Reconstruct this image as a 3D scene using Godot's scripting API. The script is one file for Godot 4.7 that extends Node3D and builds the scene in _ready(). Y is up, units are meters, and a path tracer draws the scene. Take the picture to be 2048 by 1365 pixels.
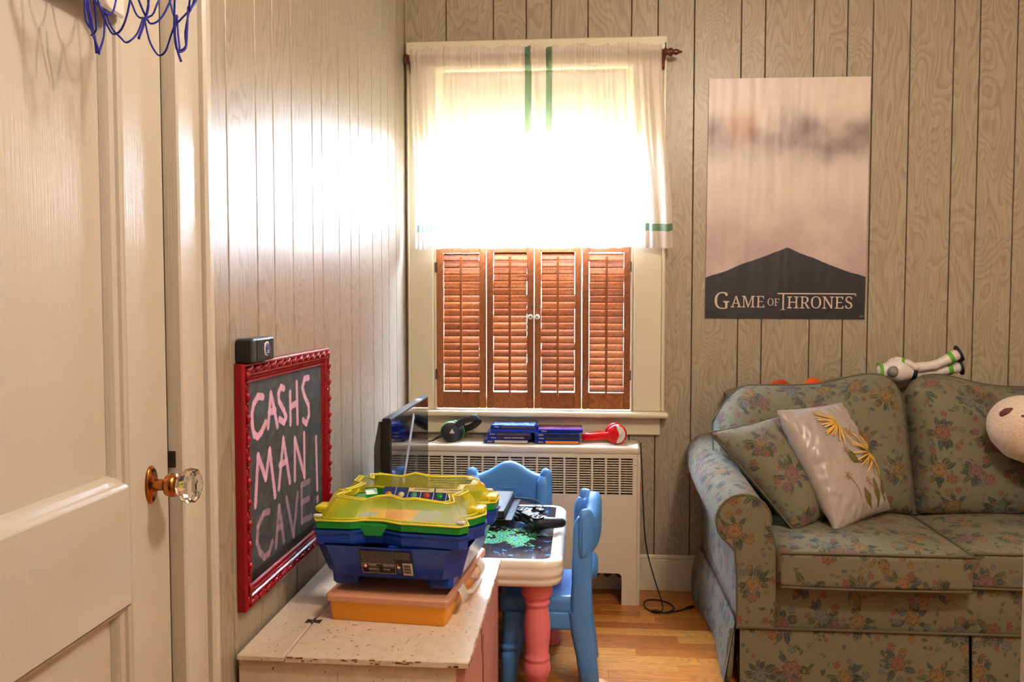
extends Node3D
# A child's den: panelled room corner with a shuttered window, play table, sofa and painted chest.

var M := {}
var taken := {}
var rng := RandomNumberGenerator.new()
const BACK := -3.35      # face of the panelling on the back wall
const LEFT := -0.70      # face of the panelling on the left wall
const CEIL := 2.5


func _ready():
	rng.seed = 7
	# ---------- camera ----------
	var cam := Camera3D.new()
	cam.name = "camera"
	cam.position = Vector3(0, 1.147, 0)
	cam.rotation_degrees = Vector3(-2.778, 4.736, 0)
	cam.fov = 43.75
	cam.near = 0.02
	cam.far = 100.0
	cam.current = true
	add_child(cam)
	# ---------- sky, sun, exposure ----------
	var env := Environment.new()
	env.tonemap_mode = Environment.TONE_MAPPER_LINEAR
	env.tonemap_exposure = 1.25
	env.sdfgi_enabled = true
	env.ssao_enabled = true
	env.ssil_enabled = true
	env.background_mode = Environment.BG_SKY
	var sm := ProceduralSkyMaterial.new()
	sm.sky_top_color = Color(0.78, 0.88, 1.0)
	sm.sky_horizon_color = Color(0.90, 0.95, 1.0)
	sm.ground_bottom_color = Color(0.62, 0.64, 0.58)
	sm.ground_horizon_color = Color(0.80, 0.82, 0.80)
	sm.sky_energy_multiplier = 9.0
	sm.ground_energy_multiplier = 5.5
	var sky := Sky.new()
	sky.sky_material = sm
	env.sky = sky
	var we := WorldEnvironment.new()
	we.name = "environment"
	we.environment = env
	add_child(we)
	var sun := DirectionalLight3D.new()
	sun.name = "sun"
	sun.light_color = Color(1.0, 0.97, 0.92)
	sun.light_energy = 5.0
	sun.light_angular_distance = 1.5
	sun.shadow_enabled = true
	sun.sky_mode = DirectionalLight3D.SKY_MODE_LIGHT_ONLY
	sun.rotation_degrees = Vector3(-44, 176, 0)
	add_child(sun)
	make_materials()
	build_room()
	build_ceiling_light()
	build_left_door()
	build_window()
	build_curtains()
	build_radiator()
	build_sofa()
	build_sofa_things()
	build_chest()
	build_chalkboard()
	build_storage_case()
	build_game()
	build_table()
	build_chairs()
	build_table_things()
	build_radiator_things()
	build_poster()
	build_hoop()
	build_cords()


# ================= helpers: nodes =================
func numbered(called: String) -> String:
	if not taken.has(called):
		taken[called] = 0
		return called
	taken[called] += 1
	return "%s_%03d" % [called, taken[called]]


func tag(o: Node, label: String, category: String, group := "", kind := ""):
	if label: o.set_meta("label", label)
	if category: o.set_meta("category", category)
	if group: o.set_meta("group", group)
	if kind: o.set_meta("kind", kind)


func thing(called: String, label: String, category: String, at := Vector3.ZERO, turn := Vector3.ZERO, group := "") -> Node3D:
	var o := Node3D.new()
	o.name = numbered(called)
	add_child(o)
	o.position = at
	o.rotation_degrees = turn
	tag(o, label, category, group)
	return o


func setting(called: String) -> Node3D:
	var o := Node3D.new()
	o.name = called
	add_child(o)
	o.set_meta("kind", "structure")
	return o


func part(called: String, mesh: Mesh, mat: Material, parent: Node, at := Vector3.ZERO, turn := Vector3.ZERO) -> MeshInstance3D:
	var o := MeshInstance3D.new()
	o.name = called
	o.mesh = mesh
	o.material_override = mat
	parent.add_child(o, true)
	o.position = at
	o.rotation_degrees = turn
	return o


func copy_of(o: Node3D, label := "", at := Vector3.ZERO, turn := Vector3.ZERO) -> Node3D:
	var c: Node3D = o.duplicate()
	var base: String = String(o.name)
	if base.length() > 4 and base.substr(base.length() - 4).begins_with("_") and base.substr(base.length() - 3).is_valid_int():
		base = base.substr(0, base.length() - 4)
	c.name = numbered(base)
	add_child(c)
	c.position = at
	c.rotation_degrees = turn
	if label: c.set_meta("label", label)
	return c


# ================= helpers: meshes =================
func S() -> SurfaceTool:
	var st := SurfaceTool.new()
	st.begin(Mesh.PRIMITIVE_TRIANGLES)
	return st


func done(st: SurfaceTool) -> ArrayMesh:
	st.generate_normals()
	return st.commit()


# a, b, c run counter-clockwise seen from outside
func tri(st: SurfaceTool, a: Vector3, b: Vector3, c: Vector3, ua := Vector2.ZERO, ub := Vector2.ZERO, uc := Vector2.ZERO):
	st.set_uv(ua); st.add_vertex(a)
	st.set_uv(uc); st.add_vertex(c)
	st.set_uv(ub); st.add_vertex(b)


func quad(st: SurfaceTool, a: Vector3, b: Vector3, c: Vector3, d: Vector3, u := Rect2(0, 0, 1, 1)):
	var p := u.position
	var e := u.end
	tri(st, a, b, c, Vector2(p.x, e.y), Vector2(e.x, e.y), Vector2(e.x, p.y))
	tri(st, a, c, d, Vector2(p.x, e.y), Vector2(e.x, p.y), p)


# box from corner to corner with all edges chamfered; faces planar-mapped
func add_box(st: SurfaceTool, lo: Vector3, hi: Vector3, bevel := 0.0):
	st.set_smooth_group(-1)
	var b := minf(bevel, 0.49 * minf(hi.x - lo.x, minf(hi.y - lo.y, hi.z - lo.z)))
	var c := (lo + hi) / 2
	var h := (hi - lo) / 2
	var axes := [Vector3.RIGHT, Vector3.UP, Vector3.BACK]
	var uvs := func(p: Vector3, n: int) -> Vector2: return Vector2(p.z, -p.y) if n == 0 else (Vector2(p.x, p.z) if n == 1 else Vector2(p.x, -p.y))
	for n in 3:
		var u: Vector3 = axes[(n + 1) % 3]
		var v: Vector3 = axes[(n + 2) % 3]
		var hu: float = h[(n + 1) % 3]
		var hv: float = h[(n + 2) % 3]
		for s in [-1.0, 1.0]:
			var f: Vector3 = c + axes[n] * h[n] * s
			var p0: Vector3 = f - u * (hu - b) - v * (hv - b)
			var p1: Vector3 = f + u * (hu - b) - v * (hv - b)
			var p2: Vector3 = f + u * (hu - b) + v * (hv - b)
			var p3: Vector3 = f - u * (hu - b) + v * (hv - b)
			if s > 0: quadp(st, p0, p1, p2, p3, uvs, n)
			else: quadp(st, p3, p2, p1, p0, uvs, n)
	if b <= 0.0: return
	for n in 3:      # edges along axis n
		var a: Vector3 = axes[n]
		var u: Vector3 = axes[(n + 1) % 3]
		var v: Vector3 = axes[(n + 2) % 3]
		var hu: float = h[(n + 1) % 3]
		var hv: float = h[(n + 2) % 3]
		var ha: float = h[n] - b
		for su in [-1.0, 1.0]:
			for sv in [-1.0, 1.0]:
				var e1: Vector3 = c + u * hu * su + v * (hv - b) * sv
				var e2: Vector3 = c + u * (hu - b) * su + v * hv * sv
				if su * sv > 0: quadp(st, e1 - a * ha, e2 - a * ha, e2 + a * ha, e1 + a * ha, uvs, (n + 1) % 3, true)
				else: quadp(st, e1 + a * ha, e2 + a * ha, e2 - a * ha, e1 - a * ha, uvs, (n + 1) % 3, true)
	for sx in [-1.0, 1.0]:
		for sy in [-1.0, 1.0]:
			for sz in [-1.0, 1.0]:
				var k := Vector3(sx, sy, sz)
				var a1: Vector3 = c + Vector3(h.x, h.y - b, h.z - b) * k
				var a2: Vector3 = c + Vector3(h.x - b, h.y, h.z - b) * k
				var a3: Vector3 = c + Vector3(h.x - b, h.y - b, h.z) * k
				if sx * sy * sz > 0: tri(st, a1, a2, a3, uvs.call(a1, 0), uvs.call(a2, 0), uvs.call(a3, 0))
				else: tri(st, a3, a2, a1, uvs.call(a3, 0), uvs.call(a2, 0), uvs.call(a1, 0))


func quadp(st: SurfaceTool, a: Vector3, b: Vector3, c: Vector3, d: Vector3, uvs: Callable, n: int, flip := false):
	var P := [a, b, c, d]
	# keep the winding outward whatever the order was
	var q := func(x: Vector3) -> Vector2: return uvs.call(x, n)
	if flip:
		pass
	tri(st, P[0], P[1], P[2], q.call(a), q.call(b), q.call(c))
	tri(st, P[0], P[2], P[3], q.call(a), q.call(c), q.call(d))


func box(lo: Vector3, hi: Vector3, bevel := 0.0) -> ArrayMesh:
	var st := S()
	add_box(st, lo, hi, bevel)
	return done(st)


func boxs(size: Vector3, bevel := 0.0) -> ArrayMesh:
	return box(-size / 2, size / 2, bevel)


# a board in the plane z = 0 .. t, uv in metres with an offset so that no two boards share grain
func plank(w: float, h: float, t: float, b: float, off: Vector2) -> ArrayMesh:
	var st := S()
	st.set_smooth_group(-1)
	var o := [Vector3(0, 0, 0), Vector3(w, 0, 0), Vector3(w, h, 0), Vector3(0, h, 0)]
	var m := []
	var f := []
	for p in o: m.append(p + Vector3(0, 0, t - b))
	f = [Vector3(b, b, t), Vector3(w - b, b, t), Vector3(w - b, h - b, t), Vector3(b, h - b, t)]
	var uv := func(p: Vector3) -> Vector2: return Vector2(p.x, -p.y) + off
	for rings in [[o, m], [m, f]]:
		for k in 4:
			var a: Vector3 = rings[0][k]
			var c: Vector3 = rings[0][(k + 1) % 4]
			var d: Vector3 = rings[1][(k + 1) % 4]
			var e: Vector3 = rings[1][k]
			tri(st, a, c, d, uv.call(a), uv.call(c), uv.call(d))
			tri(st, a, d, e, uv.call(a), uv.call(d), uv.call(e))
	tri(st, f[0], f[1], f[2], uv.call(f[0]), uv.call(f[1]), uv.call(f[2]))
	tri(st, f[0], f[2], f[3], uv.call(f[0]), uv.call(f[2]), uv.call(f[3]))
	return done(st)


# smooth surface f(u, v), u and v in 0..1; seen from outside u runs right and v runs up
func grid(st: SurfaceTool, nu: int, nv: int, f: Callable, uvs := Vector2.ONE, group := 0, flip := false):
	st.set_smooth_group(group)
	var pts := []
	for j in nv + 1:
		for i in nu + 1:
			pts.append(f.call(float(i) / nu, float(j) / nv))
	for j in nv:
		for i in nu:
			var a: Vector3 = pts[j * (nu + 1) + i]
			var b: Vector3 = pts[j * (nu + 1) + i + 1]
			var c: Vector3 = pts[(j + 1) * (nu + 1) + i + 1]
			var d: Vector3 = pts[(j + 1) * (nu + 1) + i]
			var ua := Vector2(i / float(nu), 1 - j / float(nv)) * uvs
			var ub := Vector2((i + 1) / float(nu), 1 - j / float(nv)) * uvs
			var uc := Vector2((i + 1) / float(nu), 1 - (j + 1) / float(nv)) * uvs
			var ud := Vector2(i / float(nu), 1 - (j + 1) / float(nv)) * uvs
			if flip:
				if not a.is_equal_approx(b): tri(st, a, c, b, ua, uc, ub)
				if not c.is_equal_approx(d): tri(st, a, d, c, ua, ud, uc)
			else:
				if not a.is_equal_approx(b): tri(st, a, b, c, ua, ub, uc)
				if not c.is_equal_approx(d): tri(st, a, c, d, ua, uc, ud)


# rounded box with subdivided faces and an optional warp of every point
func add_rbox(st: SurfaceTool, c: Vector3, size: Vector3, r: float, seg := 2, div := 1, warp = null):
	st.set_smooth_group(0)
	var h := size / 2
	r = minf(r, 0.98 * minf(h.x, minf(h.y, h.z)))
	var lines := []
	for n in 3:
		var l := []
		for k in seg: l.append(-h[n] + r * (1.0 - cos(PI / 2 * k / seg)) * 1.0)
		for k in div + 1: l.append(lerpf(-h[n] + r, h[n] - r, float(k) / div))
		for k in seg: l.append(h[n] - r + r * sin(PI / 2 * (k + 1) / seg))
		lines.append(l)
	var inner := h - Vector3(r, r, r)
	for n in 3:
		var iu := (n + 1) % 3
		var iv := (n + 2) % 3
		for s in [-1.0, 1.0]:
			var lu: Array = lines[iu]
			var lv: Array = lines[iv]
			var pts := []
			for y in lv:
				for x in lu:
					var p := Vector3()
					p[n] = h[n] * s
					p[iu] = x
					p[iv] = y
					var q := p.clamp(-inner, inner)
					p = c + q + (p - q).normalized() * r
					if warp != null: p = warp.call(p)
					pts.append(p)
			var w: int = lu.size()
			for j in lv.size() - 1:
				for i in w - 1:
					var a: Vector3 = pts[j * w + i]
					var b: Vector3 = pts[j * w + i + 1]
					var cc: Vector3 = pts[(j + 1) * w + i + 1]
					var d: Vector3 = pts[(j + 1) * w + i]
					if s > 0:
						tri(st, a, b, cc); tri(st, a, cc, d)
					else:
						tri(st, a, cc, b); tri(st, a, d, cc)


func rbox(c: Vector3, size: Vector3, r: float, seg := 2, div := 1, warp = null) -> ArrayMesh:
	var st := S()
	add_rbox(st, c, size, r, seg, div, warp)
	return done(st)


# profile of (radius, height) points turned about the y axis
func add_lathe(st: SurfaceTool, prof: Array, seg := 24, at := Vector3.ZERO, turn := Basis.IDENTITY, facets := false):
	st.set_smooth_group(-1 if facets else 0)
	for k in prof.size() - 1:
		for i in seg:
			var a0 := TAU * i / seg
			var a1 := TAU * (i + 1) / seg
			var p: Vector2 = prof[k]
			var q: Vector2 = prof[k + 1]
			var A := at + turn * Vector3(cos(a0) * p.x, p.y, -sin(a0) * p.x)
			var B := at + turn * Vector3(cos(a1) * p.x, p.y, -sin(a1) * p.x)
			var C := at + turn * Vector3(cos(a1) * q.x, q.y, -sin(a1) * q.x)
			var D := at + turn * Vector3(cos(a0) * q.x, q.y, -sin(a0) * q.x)
			if p.x > 1e-6: tri(st, A, B, C)
			if q.x > 1e-6: tri(st, A, C, D)


func lathe(prof: Array, seg := 24, at := Vector3.ZERO, turn := Basis.IDENTITY, facets := false) -> ArrayMesh:
	var st := S()
	add_lathe(st, prof, seg, at, turn, facets)
	return done(st)


# tube along points; rad is a number or an array; flat squashes it across the given normal
func add_tube(st: SurfaceTool, pts: Array, rad, sides := 8, closed := false, up := Vector3.UP, squash := 1.0):
	st.set_smooth_group(0)
	var n := pts.size()
	var rings := []
	for i in n:
		var a: Vector3 = pts[(i - 1 + n) % n] if closed else pts[maxi(i - 1, 0)]
		var b: Vector3 = pts[(i + 1) % n] if closed else pts[mini(i + 1, n - 1)]
		var t := (b - a).normalized()
		var s := t.cross(up)
		if s.length() < 0.05: s = t.cross(Vector3.RIGHT)
		s = s.normalized()
		var v := s.cross(t).normalized()
		var r: float = rad[i] if rad is Array else rad
		var ring := []
		for k in sides:
			var w := TAU * k / sides
			ring.append(pts[i] + s * cos(w) * r + v * sin(w) * r * squash)
		rings.append(ring)
	var last := n if closed else n - 1
	for i in last:
		var p: Array = rings[i]
		var q: Array = rings[(i + 1) % n]
		for k in sides:
			var k1 := (k + 1) % sides
			tri(st, p[k], q[k1], p[k1]); tri(st, p[k], q[k], q[k1])
	if not closed:
		for k in sides:
			tri(st, pts[0], rings[0][k], rings[0][(k + 1) % sides])
			tri(st, pts[n - 1], rings[n - 1][(k + 1) % sides], rings[n - 1][k])


func tube(pts: Array, rad, sides := 8, closed := false, up := Vector3.UP, squash := 1.0) -> ArrayMesh:
	var st := S()
	add_tube(st, pts, rad, sides, closed, up, squash)
	return done(st)


func smooth_path(pts: Array, per := 6) -> Array:
	var out := []
	for i in pts.size() - 1:
		var p0: Vector3 = pts[maxi(i - 1, 0)]
		var p1: Vector3 = pts[i]
		var p2: Vector3 = pts[i + 1]
		var p3: Vector3 = pts[mini(i + 2, pts.size() - 1)]
		for k in per:
			out.append(p1.cubic_interpolate(p2, p0, p3, float(k) / per))
	out.append(pts[pts.size() - 1])
	return out


# rings of equal length joined into a skin, with optional flat caps (rings run counter-clockwise seen from the end they move to)
func add_rings(st: SurfaceTool, rings: Array, cap0 := true, cap1 := true, group := -1):
	st.set_smooth_group(group)
	for r in rings.size() - 1:
		var a: Array = rings[r]
		var b: Array = rings[r + 1]
		var n := a.size()
		for k in n:
			var k1 := (k + 1) % n
			tri(st, a[k], a[k1], b[k1]); tri(st, a[k], b[k1], b[k])
	st.set_smooth_group(-1)
	if cap0: cap(st, rings[0], true)
	if cap1: cap(st, rings[rings.size() - 1], false)


func cap(st: SurfaceTool, ring: Array, flip: bool):
	# flat ring: triangulate in its own plane
	var c := Vector3.ZERO
	for p in ring: c += p
	c /= ring.size()
	var nrm := Vector3.ZERO
	for k in ring.size(): nrm += (ring[k] - c).cross(ring[(k + 1) % ring.size()] - c)
	nrm = nrm.normalized()
	var u: Vector3 = (ring[0] - c).normalized()
	var v := nrm.cross(u).normalized()
	var poly := PackedVector2Array()
	for p in ring: poly.append(Vector2((p - c).dot(u), (p - c).dot(v)))
	var idx := Geometry2D.triangulate_polygon(poly)
	for t in range(0, idx.size(), 3):
		var A: Vector3 = ring[idx[t]]
		var B: Vector3 = ring[idx[t + 1]]
		var C: Vector3 = ring[idx[t + 2]]
		var faces := (B - A).cross(C - A).dot(nrm) > 0
		if faces != flip: tri(st, A, B, C)
		else: tri(st, A, C, B)


# polygon in x, y (counter-clockwise) drawn out from z = 0 to depth, front edge chamfered
func prism(poly: Array, depth: float, bevel := 0.0) -> ArrayMesh:
	var st := S()
	var inset := shrink(poly, bevel)
	var r0 := []
	var r1 := []
	var r2 := []
	for p in poly:
		r0.append(Vector3(p.x, p.y, 0)); r1.append(Vector3(p.x, p.y, depth - bevel))
	for p in inset: r2.append(Vector3(p.x, p.y, depth))
	add_rings(st, [r0, r1, r2] if bevel > 0 else [r0, r1])
	return done(st)


func shrink(poly: Array, d: float) -> Array:
	var out := []
	var n := poly.size()
	for k in n:
		var a: Vector2 = poly[(k - 1 + n) % n]
		var b: Vector2 = poly[k]
		var c: Vector2 = poly[(k + 1) % n]
		var n0 := Vector2(-(b - a).y, (b - a).x).normalized()
		var n1 := Vector2(-(c - b).y, (c - b).x).normalized()
		var m := (n0 + n1).normalized()
		out.append(b + m * d / maxf(m.dot(n0), 0.35))
	return out


func rrect(w: float, h: float, r: float, seg := 4) -> Array:
	var out := []
	var cs := [Vector2(w / 2 - r, -h / 2 + r), Vector2(w / 2 - r, h / 2 - r), Vector2(-w / 2 + r, h / 2 - r), Vector2(-w / 2 + r, -h / 2 + r)]
	for k in 4:
		for i in seg + 1:
			var a := -PI / 2 + PI / 2 * k + PI / 2 * i / seg
			out.append(cs[k] + Vector2(cos(a), sin(a)) * r)
	return out


# outline in x, z at height y (outline runs counter-clockwise seen from above)
func level(poly: Array, y: float, at := Vector3.ZERO) -> Array:
	var out := []
	for p in poly: out.append(at + Vector3(p.x, y, -p.y))
	return out


# soft pillow with drawn-out corners in the plane x, y, thickness in z
func pillow(w: float, h: float, t: float, pinch := 0.06, wrinkle := 0.0, n := 26, sd := 1) -> ArrayMesh:
	var st := S()
	var ns := FastNoiseLite.new()
	ns.seed = sd
	ns.frequency = 1.0
	for side in [1.0, -1.0]:
		var f := func(u: float, v: float) -> Vector3:
			var a := u * 2 - 1
			var b := v * 2 - 1
			var e := pow(maxf(1 - a * a * a * a, 0), 0.6) * pow(maxf(1 - b * b * b * b, 0), 0.6)
			var x := w / 2 * a * (1 - pinch * (1 - b * b))
			var y := h / 2 * b * (1 - pinch * (1 - a * a))
			var edge := clampf(2.5 * maxf(absf(a), absf(b)) - 1.2, 0, 1)
			var z: float = t / 2 * e + wrinkle * edge * e * ns.get_noise_3d(a * 5.0, b * 5.0, side * 3) + wrinkle * 0.35 * e * ns.get_noise_2d(a * 2 + 9, b * 2)
			return Vector3(x, y, z * side)
		grid(st, n, n, f, Vector2(w, h), 0, side < 0)
	return done(st)


func text(called: String, words: String, w: float, h: float, mat: Material, parent: Node, at: Vector3, turn := Vector3.ZERO, font := "Droid Sans", depth := 0.0006, bold := false) -> MeshInstance3D:
	var tm := TextMesh.new()
	var f := SystemFont.new()
	f.font_names = PackedStringArray([font])
	if bold: f.font_weight = 700
	tm.font = f
	tm.text = words
	tm.font_size = 64
	tm.pixel_size = 0.01
	tm.depth = 0.02
	tm.curve_step = 2.0
	var bb := tm.get_aabb()
	var o := part(called, tm, mat, parent, at, turn)
	var s := Vector3(w / maxf(bb.size.x, 0.001), h / maxf(bb.size.y, 0.001), depth / 0.02)
	o.scale = s
	var c := bb.get_center()
	o.position = at - o.basis.orthonormalized() * (Vector3(c.x, c.y, 0) * s)
	return o


# ================= signed distance meshing (surface nets) for soft bodies =================
func blend(a: float, b: float, k: float) -> float:
	var h := clampf(0.5 + 0.5 * (b - a) / k, 0, 1)
	return lerpf(b, a, h) - k * h * (1 - h)


func capsule(p: Vector3, a: Vector3, b: Vector3, ra: float, rb: float) -> float:
	var ab := b - a
	var t := clampf((p - a).dot(ab) / maxf(ab.length_squared(), 1e-9), 0, 1)
	return (p - a - ab * t).length() - lerpf(ra, rb, t)


# bones: [a, b, ra, rb]; all joined smoothly
func blob(bones: Array, cell: float, k: float, extra = null) -> ArrayMesh:
	var lo := Vector3(1e9, 1e9, 1e9)
	var hi := -lo
	for b in bones:
		for e in 2:
			var r: float = b[2 + e] + cell * 2 + k * 0.4
			lo = lo.min(b[e] - Vector3(r, r, r))
			hi = hi.max(b[e] + Vector3(r, r, r))
	var n := Vector3i((hi - lo) / cell) + Vector3i(2, 2, 2)
	var d := PackedFloat32Array()
	d.resize(n.x * n.y * n.z)
	for z in n.z:
		for y in n.y:
			for x in n.x:
				var p := lo + Vector3(x, y, z) * cell
				var v := 1e3
				for b in bones: v = blend(v, capsule(p, b[0], b[1], b[2], b[3]), k) if v < 1e2 else capsule(p, b[0], b[1], b[2], b[3])
				if extra != null and absf(v) < 4 * cell: v += extra.call(p)
				d[(z * n.y + y) * n.x + x] = v
	var at := {}
	var st := S()
	st.set_smooth_group(0)
	var offs := [Vector3i(0, 0, 0), Vector3i(1, 0, 0), Vector3i(0, 1, 0), Vector3i(1, 1, 0), Vector3i(0, 0, 1), Vector3i(1, 0, 1), Vector3i(0, 1, 1), Vector3i(1, 1, 1)]
	var edges := [[0, 1], [2, 3], [4, 5], [6, 7], [0, 2], [1, 3], [4, 6], [5, 7], [0, 4], [1, 5], [2, 6], [3, 7]]
	for z in n.z - 1:
		for y in n.y - 1:
			for x in n.x - 1:
				var vals := []
				var neg := 0
				for o in offs:
					var v: float = d[((z + o.z) * n.y + y + o.y) * n.x + x + o.x]
					vals.append(v)
					if v < 0: neg += 1
				if neg == 0 or neg == 8: continue
				var sum := Vector3.ZERO
				var cnt := 0
				for e in edges:
					var a: float = vals[e[0]]
					var b: float = vals[e[1]]
					if (a < 0) != (b < 0):
						sum += Vector3(offs[e[0]]).lerp(Vector3(offs[e[1]]), a / (a - b))
						cnt += 1
				at[Vector3i(x, y, z)] = lo + (Vector3(x, y, z) + sum / cnt) * cell
	for c in at:
		for ax in 3:
			var u := (ax + 1) % 3
			var w := (ax + 2) % 3
			var e := Vector3i.ZERO
			e[ax] = 1
			var eu := Vector3i.ZERO
			eu[u] = 1
			var ew := Vector3i.ZERO
			ew[w] = 1
			var p: Vector3i = c
			var q: Vector3i = c + e
			if q.x >= n.x or q.y >= n.y or q.z >= n.z: continue
			var v0: float = d[(p.z * n.y + p.y) * n.x + p.x]
			var v1: float = d[(q.z * n.y + q.y) * n.x + q.x]
			if (v0 < 0) == (v1 < 0): continue
			if not (at.has(p - eu) and at.has(p - ew) and at.has(p - eu - ew)): continue
			var A: Vector3 = at[p - eu - ew]
			var B: Vector3 = at[p - ew]
			var C: Vector3 = at[p]
			var D: Vector3 = at[p - eu]
			if v0 < 0:
				tri(st, A, B, C); tri(st, A, C, D)
			else:
				tri(st, A, C, B); tri(st, A, D, C)
	return done(st)


# ================= materials =================
func mat(called: String, c: Color, rough := 0.6, metal := 0.0) -> StandardMaterial3D:
	var m := StandardMaterial3D.new()
	m.resource_name = called
	m.albedo_color = c
	m.roughness = rough
	m.metallic = metal
	M[called] = m
	return m


func tex(img: Image) -> ImageTexture:
	return ImageTexture.create_from_image(img)


func textured(called: String, img: Image, rough := 0.6, scale := Vector3.ONE, triplanar := false, world := false) -> StandardMaterial3D:
	var m := mat(called, Color.WHITE, rough)
	m.albedo_texture = tex(img)
	m.uv1_scale = scale
	m.uv1_triplanar = triplanar
	m.uv1_world_triplanar = world
	m.uv1_triplanar_sharpness = 6.0
	return m


func noise(sd: int, freq := 1.0, oct := 3) -> FastNoiseLite:
	var n := FastNoiseLite.new()
	n.seed = sd
	n.frequency = freq
	n.fractal_octaves = oct
	n.noise_type = FastNoiseLite.TYPE_SIMPLEX
	return n


func put(d: PackedByteArray, i: int, c: Color):
	d[i] = clampi(int(c.r * 255.0), 0, 255)
	d[i + 1] = clampi(int(c.g * 255.0), 0, 255)
	d[i + 2] = clampi(int(c.b * 255.0), 0, 255)


# grain runs down the image; rings of stretched noise give the arches of flat-sawn boards
func wood(w: int, h: int, light: Color, dark: Color, sd: int, rings: float, fx: float, fy: float, fine := 0.35) -> Image:
	var a := noise(sd, 1.0, 2)
	var b := noise(sd + 1, 1.0, 2)
	var d := PackedByteArray()
	d.resize(w * h * 3)
	for y in h:
		var v := float(y) / h
		for x in w:
			var u := float(x) / w
			var f: float = a.get_noise_2d(u * fx, v * fy) * rings + u * rings * 0.35
			var t := f - floorf(f)
			t = t * t * (1.0 - smoothstep(0.86, 1.0, t))
			var s: float = b.get_noise_2d(u * fx * 34.0, v * fy * 3.0)
			var m := clampf(t * 0.75 + s * fine + 0.12, 0, 1)
			put(d, (y * w + x) * 3, light.lerp(dark, m))
	return Image.create_from_data(w, h, false, Image.FORMAT_RGB8, d)


func speckle(w: int, h: int, c0: Color, c1: Color, sd: int, freq: float, oct := 4) -> Image:
	var a := noise(sd, freq, oct)
	var d := PackedByteArray()
	d.resize(w * h * 3)
	for y in h:
		for x in w:
			put(d, (y * w + x) * 3, c0.lerp(c1, clampf(0.5 + 0.7 * a.get_noise_2d(x, y), 0, 1)))
	return Image.create_from_data(w, h, false, Image.FORMAT_RGB8, d)


# old paint: even coat, fine dirt, chips that show the wood
func old_paint(w: int, h: int, paint: Color, under: Color, sd: int, chips: int) -> Image:
	var img := speckle(w, h, paint.lightened(0.03), paint.darkened(0.05), sd, 0.02)
	var r := RandomNumberGenerator.new()
	r.seed = sd
	for k in chips:
		var x := r.randi_range(0, w - 1)
		var y := r.randi_range(0, h - 1)
		var len := r.randi_range(1, 9) if r.randf() < 0.75 else r.randi_range(8, 34)
		var dx := r.randf_range(-0.4, 0.4)
		var dy := 1.0 if r.randf() < 0.6 else r.randf_range(-1, 1)
		var wd := r.randi_range(1, 2) if len > 8 else r.randi_range(1, 4)
		var c := under.lerp(paint, r.randf_range(0.1, 0.7))
		for i in len:
			for j in wd:
				img.set_pixel(posmod(int(x + dx * i + j), w), posmod(int(y + dy * i), h), c)
	return img


func wrap_px(img: Image, x: int, y: int, c: Color, a: float):
	var w := img.get_width()
	var h := img.get_height()
	x = posmod(x, w)
	y = posmod(y, h)
	img.set_pixel(x, y, img.get_pixel(x, y).lerp(c, a))


func leaf(img: Image, cx: float, cy: float, len: float, wd: float, ang: float, c: Color, rib: Color):
	var ca := cos(ang)
	var sa := sin(ang)
	var R := int(len) + 2
	for y in range(-R, R + 1):
		for x in range(-R, R + 1):
			var s := (x * ca + y * sa) / len
			var t := (-x * sa + y * ca)
			if s < 0 or s > 1: continue
			var half := wd * sin(PI * pow(s, 0.8)) * (1 + 0.18 * sin(s * 34.0))
			if absf(t + sin(s * 2.6) * wd * 0.3) < half:
				var k := t + sin(s * 2.6) * wd * 0.3
				var vein := absf(k) < 1.0 or absf(fmod(s * 7.0 + absf(k) / wd * 0.9, 1.0)) < 0.16
				wrap_px(img, int(cx) + x, int(cy) + y, rib if vein else c, 0.85)


func flower(img: Image, cx: float, cy: float, R: float, cs: Array, n: int, ph: float, ns: FastNoiseLite):
	var I := int(R * 1.25)
	for y in range(-I, I + 1):
		for x in range(-I, I + 1):
			var r := Vector2(x, y).length()
			var th := atan2(y, x)
			var wob: float = 1.0 + 0.16 * ns.get_noise_2d(cx + x * 3.0, cy + y * 3.0)
			var col = null
			for lay in 3:
				var rl: float = R * [1.0, 0.68, 0.36][lay] * wob
				var pet: float = rl * (0.72 + 0.28 * absf(cos((th + ph + lay * 0.9) * n / 2.0)))
				if r < pet:
					var rim := r > pet * 0.84
					var streak: float = ns.get_noise_2d(th * 40.0 + lay * 50, r * 0.4)
					col = cs[lay].lerp(cs[3], 0.55) if rim else cs[lay].lerp(cs[(lay + 1) % 3], clampf(0.4 + streak, 0, 1))
			if col != null: wrap_px(img, int(cx) + x, int(cy) + y, col, 0.88)


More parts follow.
